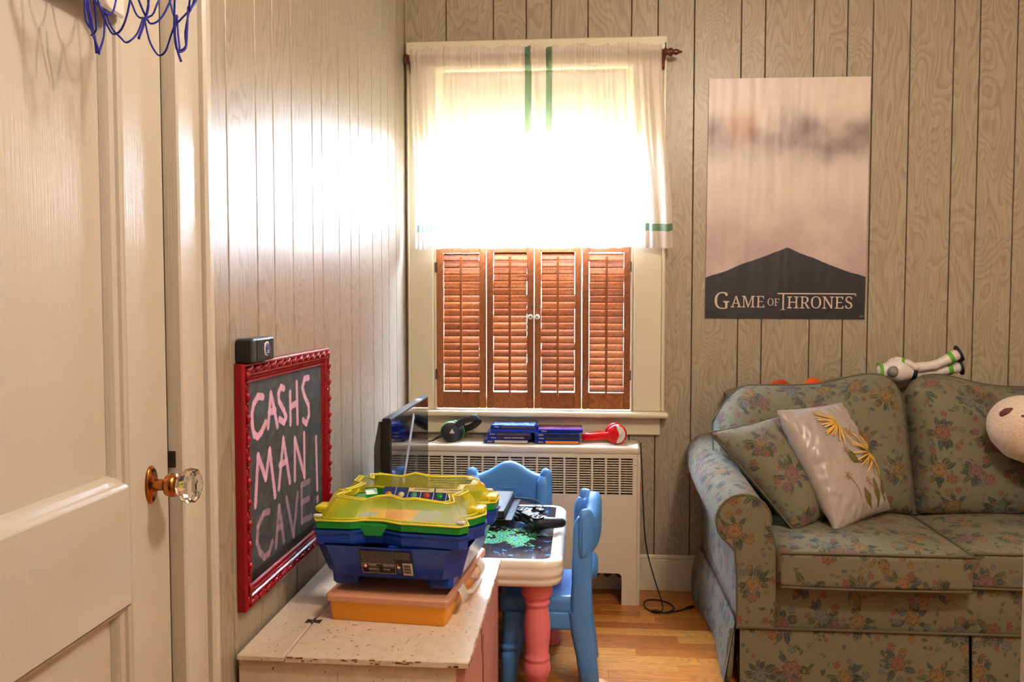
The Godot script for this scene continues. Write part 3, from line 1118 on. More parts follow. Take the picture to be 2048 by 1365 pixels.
# ================= the painted door =================
func build_left_door():
	var tr := setting("trim_3")
	# casing: face board, thicker back band, and the stop edge seen from the room
	var yt := 2.04
	part("casing_board", box(Vector3(LEFT - 0.004, 0, -1.465), Vector3(LEFT + 0.026, yt + 0.085, -1.382), 0.003), M.door_paint, tr)
	part("back_band", box(Vector3(LEFT - 0.004, 0, -1.492), Vector3(LEFT + 0.038, yt + 0.11, -1.4655), 0.005), M.door_paint, tr)
	part("casing_head", box(Vector3(LEFT - 0.004, yt, -1.3815), Vector3(LEFT + 0.026, yt + 0.085, -0.55), 0.003), M.door_paint, tr)
	part("back_band", box(Vector3(LEFT - 0.004, yt + 0.0855, -1.465), Vector3(LEFT + 0.038, yt + 0.11, -0.53), 0.005), M.door_paint, tr)
	part("casing_board", box(Vector3(LEFT - 0.004, 0, -0.618), Vector3(LEFT + 0.026, yt, -0.55), 0.003), M.door_paint, tr)
	part("jamb_back", box(Vector3(LEFT - 0.13, -0.06, -1.40), Vector3(LEFT - 0.06, yt, -0.60)), M.door_paint, tr)
	var d := setting("door_1")
	d.set_meta("label", "cream painted panelled door with a glass knob")
	var xf := LEFT           # face of stiles and rails
	var z0 := -1.379
	var z1 := -0.622
	var st := 0.125
	var lo := LEFT - 0.042
	part("lock_stile", box(Vector3(lo, 0.008, z0), Vector3(xf, 2.035, z0 + st), 0.0025), M.door_paint, d)
	part("hinge_stile", box(Vector3(lo, 0.008, z1 - st), Vector3(xf, 2.035, z1), 0.0025), M.door_paint, d)
	part("lock_rail", box(Vector3(lo, 0.672, z0 + st), Vector3(xf, 0.858, z1 - st), 0.002), M.door_paint, d)
	part("bottom_rail", box(Vector3(lo, 0.008, z0 + st), Vector3(xf, 0.24, z1 - st), 0.002), M.door_paint, d)
	part("top_rail", box(Vector3(lo, 1.90, z0 + st), Vector3(xf, 2.035, z1 - st), 0.002), M.door_paint, d)
	for p in [[0.858, 1.90], [0.24, 0.672]]:
		part("panel", box(Vector3(lo, p[0], z0 + st), Vector3(LEFT - 0.026, p[1], z1 - st)), M.door_paint, d)
		# stepped moulding round each panel, four mitred lengths
		var prof := [Vector2(0.0, -0.001), Vector2(0.004, -0.004), Vector2(0.006, -0.009), Vector2(0.013, -0.013), Vector2(0.016, -0.018), Vector2(0.019, -0.0255)]
		var a := z0 + st
		var b := z1 - st
		var cs := [Vector2(a, p[0]), Vector2(b, p[0]), Vector2(b, p[1]), Vector2(a, p[1])]
		var ins := [Vector2(1, 1), Vector2(-1, 1), Vector2(-1, -1), Vector2(1, -1)]
		for k in 4:
			var m := S()
			m.set_smooth_group(-1)
			for i in prof.size() - 1:
				var q: Vector2 = prof[i]
				var r: Vector2 = prof[i + 1]
				var k1 := (k + 1) % 4
				var A: Vector2 = cs[k] + ins[k] * q.x
				var B: Vector2 = cs[k1] + ins[k1] * q.x
				var C: Vector2 = cs[k1] + ins[k1] * r.x
				var D: Vector2 = cs[k] + ins[k] * r.x
				quad(m, Vector3(LEFT + q.y, B.y, B.x), Vector3(LEFT + q.y, A.y, A.x), Vector3(LEFT + r.y, D.y, D.x), Vector3(LEFT + r.y, C.y, C.x))
			part("moulding", done(m), M.door_paint, d)
	# worn latch edge
	part("strike", box(Vector3(LEFT - 0.001, 0.862, -1.3815), Vector3(LEFT + 0.012, 0.890, -1.3795)), M.dark_hole, d)
	# glass knob on its brass rose
	var turn := Basis(Vector3(0, 0, 1), -PI / 2)     # lathe axis y -> +x
	var kn := part("knob", lathe([Vector2(0.0, 0.046), Vector2(0.011, 0.047), Vector2(0.018, 0.050), Vector2(0.0265, 0.060), Vector2(0.029, 0.068), Vector2(0.0275, 0.075), Vector2(0.019, 0.080), Vector2(0.009, 0.082), Vector2(0.0, 0.0825)], 12, Vector3.ZERO, turn, true), M.knob_glass, d, Vector3(LEFT, 0.846, -1.318))
	kn.set_meta("label", "clear faceted glass knob")
	part("shank", lathe([Vector2(0.0095, 0.002), Vector2(0.0095, 0.022), Vector2(0.010, 0.026), Vector2(0.018, 0.030), Vector2(0.0195, 0.036), Vector2(0.0185, 0.044), Vector2(0.011, 0.0465), Vector2(0, 0.0466)], 24, Vector3.ZERO, turn), M.brass, kn)
	var rose := S()
	var outline := []
	for k in 32:
		var w := TAU * k / 32
		outline.append(Vector2(cos(w) * 0.0185, sin(w) * 0.031))
	var rg := []
	for e in [[1.0, 0.0], [1.0, 0.002], [0.92, 0.0042], [0.6, 0.0052], [0.45, 0.0075]]:
		var ring := []
		for q in outline: ring.append(Vector3(e[1], q.y * e[0], -q.x * e[0]))
		rg.append(ring)
	add_rings(rose, rg, false, true, 0)
	var ro := part("rose", done(rose), M.brass, d, Vector3(LEFT, 0.846, -1.318))
	for s in [-1.0, 1.0]: part("screw_hole", lathe([Vector2(0.0032, 0.0), Vector2(0.0032, 0.0053), Vector2(0.0, 0.0054)], 12, Vector3(0, s * 0.0235, 0), turn), M.dark_hole, ro)


# ================= window =================
func build_window():
	var w := setting("window_1")
	var T: Material = M.trim_paint
	var zf := BACK + 0.020
	# casings with an outer bead
	part("casing_left", box(Vector3(-0.688, 0.712, BACK), Vector3(-0.588, 2.10, zf), 0.003), T, w)
	part("casing_right", box(Vector3(0.198, 0.712, BACK), Vector3(0.305, 2.10, zf), 0.003), T, w)
	part("bead_right", box(Vector3(0.3055, 0.712, BACK), Vector3(0.318, 2.13, zf + 0.008), 0.004), T, w)
	part("casing_head", box(Vector3(-0.588, 2.055, BACK), Vector3(0.198, 2.10, zf), 0.002), T, w)
	part("head_cap", box(Vector3(-0.692, 2.1005, BACK), Vector3(0.3195, 2.152, zf + 0.008), 0.004), T, w)
	part("bead_left", box(Vector3(-0.690, 0.712, zf), Vector3(-0.681, 2.10, zf + 0.006), 0.003), T, w)
	# stool and apron
	part("stool", rbox(Vector3(-0.184, 0.7005, BACK + 0.008), Vector3(1.032, 0.022, 0.115), 0.009, 3), T, w)
	part("apron", box(Vector3(-0.690, 0.617, BACK), Vector3(0.305, 0.689, BACK + 0.016), 0.004), T, w)
	# lining of the opening
	part("jamb_left", box(Vector3(-0.612, 0.69, BACK - 0.13), Vector3(-0.588, 2.08, BACK)), T, w)
	part("jamb_right", box(Vector3(0.198, 0.69, BACK - 0.13), Vector3(0.222, 2.08, BACK)), T, w)
	part("jamb_head", box(Vector3(-0.612, 2.055, BACK - 0.13), Vector3(0.222, 2.08, BACK)), T, w)
	part("outer_sill", box(Vector3(-0.612, 0.66, BACK - 0.20), Vector3(0.222, 0.695, BACK - 0.045), 0.003), T, w)
	for x in [-0.588, 0.189]: part("stop", box(Vector3(x, 0.712, BACK - 0.03), Vector3(x + 0.009, 2.055, BACK + 0.004), 0.002), T, w)
	# two sashes, each a frame with one pane
	for s in [[0.712, 1.40, BACK - 0.075], [1.372, 2.055, BACK - 0.11]]:
		var y0: float = s[0]
		var y1: float = s[1]
		var zs: float = s[2]
		var sash := part("sash", box(Vector3(-0.588, y0, zs), Vector3(-0.545, y1, zs + 0.03), 0.003), T, w)
		part("stile", box(Vector3(0.155, y0, zs), Vector3(0.198, y1, zs + 0.03), 0.003), T, sash)
		part("rail", box(Vector3(-0.545, y0, zs), Vector3(0.155, y0 + 0.04, zs + 0.03), 0.003), T, sash)
		part("rail", box(Vector3(-0.545, y1 - 0.04, zs), Vector3(0.155, y1, zs + 0.03), 0.003), T, sash)
		part("pane", box(Vector3(-0.545, y0 + 0.04, zs + 0.013), Vector3(0.155, y1 - 0.04, zs + 0.017)), M.window_glass, sash)
	# roller shade drawn part of the way down behind the curtains
	var sh := thing("roller_shade", "cream roller shade pulled partway down behind the white curtains", "shade", Vector3(-0.195, 2.03, BACK - 0.028))
	part("roller", lathe([Vector2(0, -0.36), Vector2(0.016, -0.36), Vector2(0.016, 0.36), Vector2(0, 0.36)], 20, Vector3.ZERO, Basis(Vector3(0, 0, 1), PI / 2)), M.shade_cloth, sh)
	part("cloth", box(Vector3(-0.365, -0.225, -0.0165), Vector3(0.365, 0.0, -0.0155)), M.shade_cloth, sh)
	part("hem_bar", box(Vector3(-0.365, -0.245, -0.021), Vector3(0.365, -0.225, -0.011), 0.003), M.shade_cloth, sh)
	# louvred shutters in four leaves
	var xs := [[-0.5770, -0.3800], [-0.3782, -0.1910], [-0.1892, -0.0032], [-0.0014, 0.1878]]
	var spots := ["hinged beside the left window casing", "with a white knob, second from the wall corner", "with a white knob, second from the poster side", "hinged on the casing toward the poster"]
	var y0 := 0.716
	var y1 := 1.372
	for k in 4:
		var a: float = xs[k][0]
		var b: float = xs[k][1]
		var sp := thing("shutter_leaf", "brown wooden louvred shutter leaf " + spots[k], "shutter", Vector3(a, y0, BACK - 0.004), Vector3.ZERO, "shutter leaves on the lower window")
		var W := b - a
		var H := y1 - y0
		var F: Material = M["shutter_%d" % (k % 2)]
		var sw := 0.027
		part("stile", box(Vector3(0, 0, -0.011), Vector3(sw, H, 0.011), 0.002), F, sp)
		part("stile", box(Vector3(W - sw, 0, -0.011), Vector3(W, H, 0.011), 0.002), F, sp)
		part("bottom_rail", box(Vector3(sw, 0, -0.010), Vector3(W - sw, 0.066, 0.010), 0.002), M["shutter_%d" % ((k + 1) % 2)], sp)
		part("top_rail", box(Vector3(sw, H - 0.040, -0.010), Vector3(W - sw, H, 0.010), 0.002), F, sp)
		var n := 20
		var pitch := (H - 0.040 - 0.066 - 0.008) / n
		var slat := S()
		slat.set_smooth_group(0)
		var len := W - 2 * sw - 0.0012
		var ra := []
		var rb := []
		for i in 10:
			var t := TAU * i / 10
			ra.append(Vector3(-len / 2, sin(t) * 0.0178, cos(t) * 0.0030))
			rb.append(Vector3(len / 2, sin(t) * 0.0178, cos(t) * 0.0030))
		ra.reverse()
		rb.reverse()
		add_rings(slat, [ra, rb], true, true, 0)
		var slat_mesh := done(slat)
		for i in n:
			var gap := [0.0045, 0.006, 0.006, 0.003][k] as float
			var s := part("slat", slat_mesh, M["shutter_%d" % (rng.randi() % 3)], sp, Vector3(W / 2 + rng.randf_range(-0.0008, 0.0008), 0.066 + gap + pitch * (i + 0.5), 0), Vector3(-24 + rng.randf_range(-2.5, 2.5) - (5.0 if rng.randf() < 0.12 else 0.0), 0, 0))
			s.name = s.name
		part("tilt_rod", box(Vector3(W / 2 - 0.0045, 0.050, 0.0165), Vector3(W / 2 + 0.0045, H - 0.055, 0.025), 0.0015), F, sp)
		for e in [0.115, 0.54]:
			if k == 0: part("hinge", box(Vector3(-0.006, e, 0.0), Vector3(0.004, e + 0.04, 0.0135), 0.001), M.old_metal, sp)
			if k == 3: part("hinge", box(Vector3(W - 0.004, e, 0.0), Vector3(W + 0.002, e + 0.04, 0.0135), 0.001), M.old_metal, sp)
		if k == 1 or k == 2:
			var kx := W - 0.012 if k == 1 else 0.012
			var kb := part("knob", lathe([Vector2(0.004, 0), Vector2(0.004, 0.006), Vector2(0.0095, 0.009), Vector2(0.011, 0.014), Vector2(0.009, 0.019), Vector2(0.004, 0.0205), Vector2(0, 0.0205)], 20, Vector3.ZERO, Basis(Vector3(1, 0, 0), PI / 2)), M.china, sp, Vector3(kx, 0.364, 0.0105))
			kb.set_meta("label", "white china knob")
			part("screw", lathe([Vector2(0.0032, 0.0195), Vector2(0.0032, 0.0215), Vector2(0, 0.022)], 12, Vector3.ZERO, Basis(Vector3(1, 0, 0), PI / 2)), M.old_metal, kb)
			part("catch", tube([Vector3(kx, 0.405, 0.011), Vector3(kx, 0.407, 0.017), Vector3(kx + (0.011 if k == 1 else -0.006), 0.408, 0.018)], 0.0022, 8), M.old_metal, sp)


func build_curtains():
	# wooden pole with turned ends on two brackets
	var zr := BACK + 0.068
	var yr := 2.078
	var turn := Basis(Vector3(0, 0, 1), -PI / 2)
	var rod := thing("curtain_rod", "dark reddish wooden curtain rod with turned finial above the window", "curtain rod", Vector3(-0.19, yr, zr))
	part("pole", lathe([Vector2(0, -0.482), Vector2(0.011, -0.482), Vector2(0.011, 0.49), Vector2(0, 0.49)], 16, Vector3.ZERO, turn), M.rod_wood, rod)
	part("finial", lathe([Vector2(0.008, 0.49), Vector2(0.017, 0.493), Vector2(0.017, 0.499), Vector2(0.010, 0.504), Vector2(0.016, 0.514), Vector2(0.015, 0.522), Vector2(0.008, 0.527), Vector2(0.012, 0.536), Vector2(0.009, 0.545), Vector2(0.004, 0.552), Vector2(0.005, 0.557), Vector2(0, 0.561)], 20, Vector3.ZERO, turn), M.rod_wood, rod)
	part("finial", lathe([Vector2(0, -0.502), Vector2(0.014, -0.500), Vector2(0.018, -0.492), Vector2(0.012, -0.482)], 20, Vector3.ZERO, turn), M.rod_wood, rod)
	for x in [-0.478, 0.492]:
		var pf := [Vector2(0, -0.055), Vector2(0.010, -0.045), Vector2(0.016, -0.025), Vector2(0.03, -0.018), Vector2(0.058, -0.016), Vector2(0.066, -0.006), Vector2(0.062, 0.006), Vector2(0.045, 0.002), Vector2(0.0, 0.022)]
		part("bracket", prism(pf, 0.014, 0.003), M.rod_wood, rod, Vector3(x + 0.007, 0, -0.045), Vector3(0, -90, 0))
	# two gathered curtains with green ribbon
	var spans := [[-0.664, -0.166, -0.648, -0.172, 3], [-0.173, 0.292, -0.180, 0.340, 9]]
	var labels := ["white curtain with green ribbon edge hanging at the wall corner side", "white curtain with green ribbon edge hanging at the poster side"]
	for k in 2:
		var s: Array = spans[k]
		var c := thing("curtain", labels[k], "curtain", Vector3(0, 0, zr), Vector3.ZERO, "window curtains")
		var ns := noise(40 + k, 1.0, 2)
		var top := yr + 0.034
		var bot := 1.345
		# the cloth: u across, v from hem to top; gathers fade into a few long folds
		var at := func(u: float, v: float, lift: float) -> Vector3:
			var x: float = lerpf(lerpf(s[2], s[3], u), lerpf(s[0], s[1], u), smoothstep(0.0, 1.0, v))
			var y := lerpf(bot, top, v) + 0.004 * ns.get_noise_2d(u * 6, 0.5) * (1.0 if v < 0.5 else 3.0)
			var gather := smoothstep(0.80, 0.96, v)
			var fold: float = ns.get_noise_2d(u * 9.0 + 3, v * 0.5) * 0.016 + ns.get_noise_2d(u * 22.0, v * 0.4 + 4) * 0.006
			var puck := sin(u * 150.0 + ns.get_noise_2d(u * 30, 1) * 5) * 0.0042 * gather
			var pocket := 0.0225 * exp(-pow((y - yr) / 0.016, 2.0))
			return Vector3(x, y, lift + fold * (1 - 0.65 * gather) + puck + pocket + 0.006 - 0.003 * k)
		var cl := S()
		grid(cl, 150, 44, func(u: float, v: float) -> Vector3: return at.call(u, v, 0.0))
		part("cloth", done(cl), M.curtain_cloth, c)
		var hem := S()
		grid(hem, 150, 4, func(u: float, v: float) -> Vector3: return at.call(u, v * 0.085, -0.0016))
		part("hem", done(hem), M.curtain_cloth, c)
		var g1 := S()
		grid(g1, 150, 2, func(u: float, v: float) -> Vector3: return at.call(u, 0.084 + v * 0.036, 0.0030))
		var gb := part("ribbon_band", done(g1), M.green_ribbon, c)
		gb.set_meta("label", "green ribbon along the hem")
		var g2 := S()
		var u0 := 0.888 if k == 0 else 0.067
		grid(g2, 4, 44, func(u: float, v: float) -> Vector3: return at.call(u0 + u * 0.05, 0.088 + v * 0.905, 0.0034))
		var ge := part("ribbon_edge", done(g2), M.green_ribbon, c)
		ge.set_meta("label", "green ribbon down the inner edge")


# ================= radiator cover =================
func build_radiator():
	var o := thing("radiator_cover", "cream metal radiator cover with slotted grille under the window", "radiator cover", Vector3(0, 0, 0))
	var T: Material = M.cover_metal
	var x0 := -0.688
	var x1 := 0.217
	var zf := -3.161
	var zb := BACK + 0.018
	# top with a rounded front lip
	part("top", rbox(Vector3((x0 + x1) / 2, 0.585, (zf + zb) / 2), Vector3(x1 - x0, 0.030, zf - zb), 0.012, 4), T, o)
	part("side_panel", box(Vector3(x1 - 0.012, 0, zb), Vector3(x1, 0.571, zf), 0.003), T, o)
	part("side_panel", box(Vector3(x0, 0, zb), Vector3(x0 + 0.012, 0.571, zf), 0.003), T, o)
	# front: upper strip, ends and lower apron with rounded foot openings
	var zt := zf - 0.012
	part("front_strip", box(Vector3(x0 + 0.012, 0.556, zt), Vector3(x1 - 0.012, 0.571, zf), 0.001), T, o)
	var foot := []
	foot.append_array([Vector2(x0 + 0.012, 0.0), Vector2(x0 + 0.075, 0.0), Vector2(x0 + 0.075, 0.106)])
	for i in 5: foot.append(Vector2(x0 + 0.09, 0.106) + Vector2(-cos(PI / 8 * i), sin(PI / 8 * i)) * 0.015)
	for i in 5: foot.append(Vector2(0.135, 0.106) + Vector2(sin(PI / 8 * i), cos(PI / 8 * i)) * 0.015)
	foot.append_array([Vector2(0.150, 0.0), Vector2(x1 - 0.012, 0.0), Vector2(x1 - 0.012, 0.419), Vector2(x0 + 0.012, 0.419)])
	part("front_panel", prism(foot, 0.012, 0.001), T, o, Vector3(0, 0, zt))
	part("end_strip", box(Vector3(0.1885, 0.419, zt), Vector3(x1 - 0.012, 0.556, zf), 0.0005), T, o)
	part("end_strip", box(Vector3(x0 + 0.012, 0.419, zt), Vector3(x0 + 0.03, 0.556, zf), 0.0005), T, o)
	# grille
	var ga := x0 + 0.03
	var gb := 0.1885
	# the old iron radiator inside: upright columns
	var column := boxs(Vector3(0.030, 0.44, 0.075), 0.010)
	for i in 18: part("radiator_column", column, M.iron, o, Vector3(x0 + 0.06 + i * 0.0455, 0.30, zb + 0.060))
	var bar := boxs(Vector3(gb - ga, 0.0038, 0.010), 0.001)
	var rows := 15
	var step := (0.556 - 0.419) / rows
	for i in rows - 1: part("grille_bar", bar, T, o, Vector3((ga + gb) / 2, 0.419 + step * (i + 1), zf - 0.008))
	var post := boxs(Vector3(0.0078, 0.137, 0.006), 0.001)
	var x := gb - 0.0515
	while x > ga:
		part("grille_post", post, T, o, Vector3(x + 0.0039, 0.4875, zf - 0.0030))
		x -= 0.0515
	part("screw", lathe([Vector2(0.005, 0), Vector2(0.004, 0.002), Vector2(0, 0.0025)], 12, Vector3.ZERO, Basis(Vector3(1, 0, 0), PI / 2)), T, o, Vector3(0.199, 0.535, zf))
	part("red_tag", box(Vector3(x1 + 0.0005, 0.43, -3.215), Vector3(x1 + 0.006, 0.455, -3.208), 0.001), M.ball_red, o)


# ================= sofa =================
func sofa_top(x: float) -> float:
	# camel-back line of the back, highest beside the middle seam
	var c := absf(x - 1.115)
	return 0.845 + 0.042 * exp(-pow((c - 0.11) / 0.13, 2.0)) - 0.06 * smoothstep(0.52, 0.66, c)


func build_sofa():
	var o := thing("sofa", "olive floral tapestry sofa with rolled arms and pleated skirt by the wall", "sofa", Vector3.ZERO)
	var F: Material = M.floral_cloth
	var zf := -2.52
	var zb := -3.30
	var xc := 1.115      # middle of the sofa
	# base under the seat
	part("base", rbox(Vector3(xc, 0.255, (zf + zb) / 2), Vector3(1.12, 0.17, zf - zb - 0.01), 0.012, 2), F, o)
	# back frame
	var bp := [Vector2(0.54, 0.18), Vector2(1.69, 0.18)]
	for k in 25:
		var x := lerpf(1.69, 0.54, k / 24.0)
		bp.append(Vector2(x, sofa_top(x) - 0.03))
	part("back_frame", prism(bp, 0.11, 0.02), F, o, Vector3(0, 0, zb))
	# rolled arms
	for s in [-1.0, 1.0]:
		var prof := [Vector2(0.459, 0.178), Vector2(0.568, 0.178), Vector2(0.569, 0.30), Vector2(0.566, 0.42)]
		for k in 15:
			var a := -0.25 + (PI * 1.42) * k / 14
			prof.append(Vector2(0.4745 + cos(a) * 0.079, 0.497 + sin(a) * 0.079))
		prof.append_array([Vector2(0.452, 0.405), Vector2(0.458, 0.33), Vector2(0.459, 0.25)])
		var st := S()
		var rings := []
		var n := 14
		for i in n + 1:
			var t := float(i) / n
			var z := lerpf(zb + 0.03, zf, t)
			var rise := (1 - t) * 0.16
			var r := []
			for p in prof:
				var q: Vector2 = p
				var puff := 0.006 * sin(PI * t) * (1.0 if q.y > 0.4 else 0.4)
				var x := q.x - puff
				r.append(Vector3(xc + s * (xc - x), 0.178 + (q.y - 0.178) * (1 + rise), z))
			if s > 0: r.reverse()
			rings.append(r)
		# soft front edge
		var last: Array = rings[n]
		var mid := Vector3(xc + s * (xc - 0.51), 0.40, zf)
		var soft := []
		for p in last: soft.append((p as Vector3).lerp(mid, 0.025) + Vector3(0, 0, 0.008))
		rings.append(soft)
		add_rings(st, rings, true, true, 0)
		var arm := part("arm", done(st), F, o)
		var pp := []
		for p in last: pp.append(p + Vector3(0, 0, 0.004))
		part("piping", tube(pp, 0.0042, 6, true, Vector3.BACK), M.piping, arm)
	# seat cushions
	for k in 2:
		var x0 := 0.571 if k == 0 else 1.1165
		var x1 := 1.1135 if k == 0 else 1.659
		var z1 := -2.478 if k == 0 else -2.515
		var z0 := -3.06
		var c := Vector3((x0 + x1) / 2, 0.366, (z0 + z1) / 2)
		var sz := Vector3(x1 - x0, 0.106, z1 - z0)
		var warp := func(p: Vector3) -> Vector3:
			var u := (p.x - c.x) / (sz.x / 2)
			var w := (p.z - c.z) / (sz.z / 2)
			var e := (1 - pow(absf(u), 3)) * (1 - pow(absf(w), 4))
			var q := p
			if p.y > c.y: q.y += 0.026 * e
			q.z += 0.012 * (1 - u * u) * clampf(w, 0, 1) * (1 if absf(p.y - c.y) < 0.045 else 0.5)
			return q
		var cu := part("seat_cushion", rbox(c, sz, 0.016, 3, 12, warp), F, o)
		for yy in [c.y + 0.050, c.y - 0.050]:
			var e := []
			for i in 13:
				var u := lerpf(-0.985, 0.985, i / 12.0)
				e.append(Vector3(c.x + u * sz.x / 2, yy + (0.003 * (1 - u * u) if yy > c.y else 0.0), z1 - 0.001 + 0.0085 * (1 - u * u)))
			part("piping", tube(e, 0.0042, 6), M.piping, cu)
		if k == 0:
			var e2 := []
			for i in 9:
				var w := lerpf(-0.9, 0.98, i / 8.0)
				e2.append(Vector3(x1 - 0.003, c.y + 0.051 + 0.003 * (1 - w * w), c.z + w * sz.z / 2))
			part("piping", tube(e2, 0.004, 6), M.piping, cu)
	# back cushions, leaning and rounded, widening above the arms
	for k in 2:
		var s := -1.0 if k == 0 else 1.0
		var seg := 30
		var st := S()
		var f := func(u: float, v: float, front: float) -> Vector3:
			# u 0 at the outer side, 1 at the middle seam; v from seat to top
			var yt := 0.0
			var out := lerpf(0.565, 0.462, smoothstep(0.25, 0.55, v))
			var x := lerpf(out, 1.112, u)
			yt = sofa_top(x) - 0.075 * pow(maxf(1.0 - u * 7.0, 0), 2.0) - 0.05 * pow(maxf((u - 0.90) * 10.0, 0), 2.0)
			var y := lerpf(0.425, yt, v)
			var lean := lerpf(-2.93, -3.06, v)
			var e := pow(maxf(1 - pow(absf(u * 2 - 1), 5.0), 0), 0.5) * pow(maxf(1 - pow(absf(v * 2 - 1), 5.0), 0), 0.5)
			return Vector3(xc + s * (xc - x), y, lean + front * 0.088 * e + (0.022 * e * sin(PI * v) if front > 0 else 0.0))
		grid(st, seg, seg, func(u: float, v: float) -> Vector3: return f.call(u, v, 1.0), Vector2.ONE, 0, s > 0)
		grid(st, seg, seg, func(u: float, v: float) -> Vector3: return f.call(u, v, -1.0), Vector2.ONE, 0, s < 0)
		var bc := part("back_cushion", done(st), F, o)
		var pts := []
		for i in 21: pts.append(f.call(0.0, i / 20.0, 1.0))
		for i in 21: pts.append(f.call(i / 20.0, 1.0, 1.0))
		for i in 21: pts.append(f.call(1.0, 1.0 - i / 20.0, 1.0))
		part("piping", tube(pts, 0.0042, 6), M.piping, bc)
	# skirt: front lengths, side length and the loose corner pleat
	part("seam", tube([Vector3(0.455, 0.180, zf + 0.006), Vector3(1.775, 0.180, zf + 0.006)], 0.0045, 6), M.piping, o)
	var fr := [[0.468, 1.118], [1.128, 1.778]]
	for r in fr:
		var st := S()
		for side in [0.0, 1.0]:
			var fn := func(u: float, v: float) -> Vector3:
				var x: float = lerpf(r[0], r[1], u)
				return Vector3(x, lerpf(0.012, 0.180, v), zf + 0.002 + 0.012 * (1 - v) + 0.004 * sin(u * 9.0) * (1 - v) - 0.004 * side)
			grid(st, 30, 8, fn, Vector2.ONE, 0, side > 0.5)
		part("skirt_front", done(st), F, o)
	for s in [-1.0, 1.0]:
		var st := S()
		for side in [0.0, 1.0]:
			var fn := func(u: float, v: float) -> Vector3:
				var z := lerpf(zb + 0.02, zf + 0.006, u)
				var x := 0.452 - 0.030 * (1 - v) * (0.6 + 0.4 * sin(u * 7.0 + 1.0)) - 0.012 * sin(PI * v) * (1 - u)
				return Vector3(xc + s * (xc - x - 0.004 * side), lerpf(0.012, 0.200, v), z)
			grid(st, 24, 10, fn, Vector2.ONE, 0, (side > 0.5) == (s < 0))
		part("skirt_side", done(st), F, o)
	var pl := S()
	add_tube(pl, [Vector3(0.448, 0.172, zf - 0.012), Vector3(0.443, 0.12, zf - 0.014), Vector3(0.440, 0.06, zf - 0.012), Vector3(0.436, 0.014, zf - 0.01)], [0.008, 0.012, 0.013, 0.011], 10)
	part("corner_pleat", done(pl), F, o)
	for x in [0.50, 1.73]:
		for z in [zf - 0.05, zb + 0.06]: part("foot", box(Vector3(x - 0.025, 0, z - 0.025), Vector3(x + 0.025, 0.172, z + 0.025), 0.004), M.rod_wood, o)


# pillow stretched between four corners
func pillow4(TL: Vector3, TR: Vector3, BR: Vector3, BL: Vector3, thick: float, pinch: float, wrinkle: float, sd: int) -> Array:
	var ns := noise(sd, 1.0, 3)
	var nrm := ((TR - BL).cross(TL - BR)).normalized()
	var f := func(u: float, v: float, side: float) -> Vector3:
		var a := u * 2 - 1
		var b := v * 2 - 1
		var uu := 0.5 + a * 0.5 * (1 - pinch * (1 - b * b))
		var vv := 0.5 + b * 0.5 * (1 - pinch * (1 - a * a))
		var p := BL.lerp(BR, uu).lerp(TL.lerp(TR, uu), vv)
		var e := pow(maxf(1 - pow(absf(a), 3.0), 0), 0.6) * pow(maxf(1 - pow(absf(b), 3.0), 0), 0.6)
		var rim := smoothstep(0.3, 0.95, maxf(absf(a), absf(b)))
		var w: float = wrinkle * (ns.get_noise_2d(a * 4.0 + side * 9, b * 4.0) * rim * 1.6 + ns.get_noise_2d(a * 1.6, b * 1.6 + side * 5) * 0.8) * pow(e, 0.5)
		return p + nrm * side * (thick / 2 * e + w)
	var st := S()
	grid(st, 40, 40, func(u: float, v: float) -> Vector3: return f.call(u, v, 1.0))
	grid(st, 40, 40, func(u: float, v: float) -> Vector3: return f.call(u, v, -1.0), Vector2.ONE, 0, true)
	return [done(st), f, nrm]


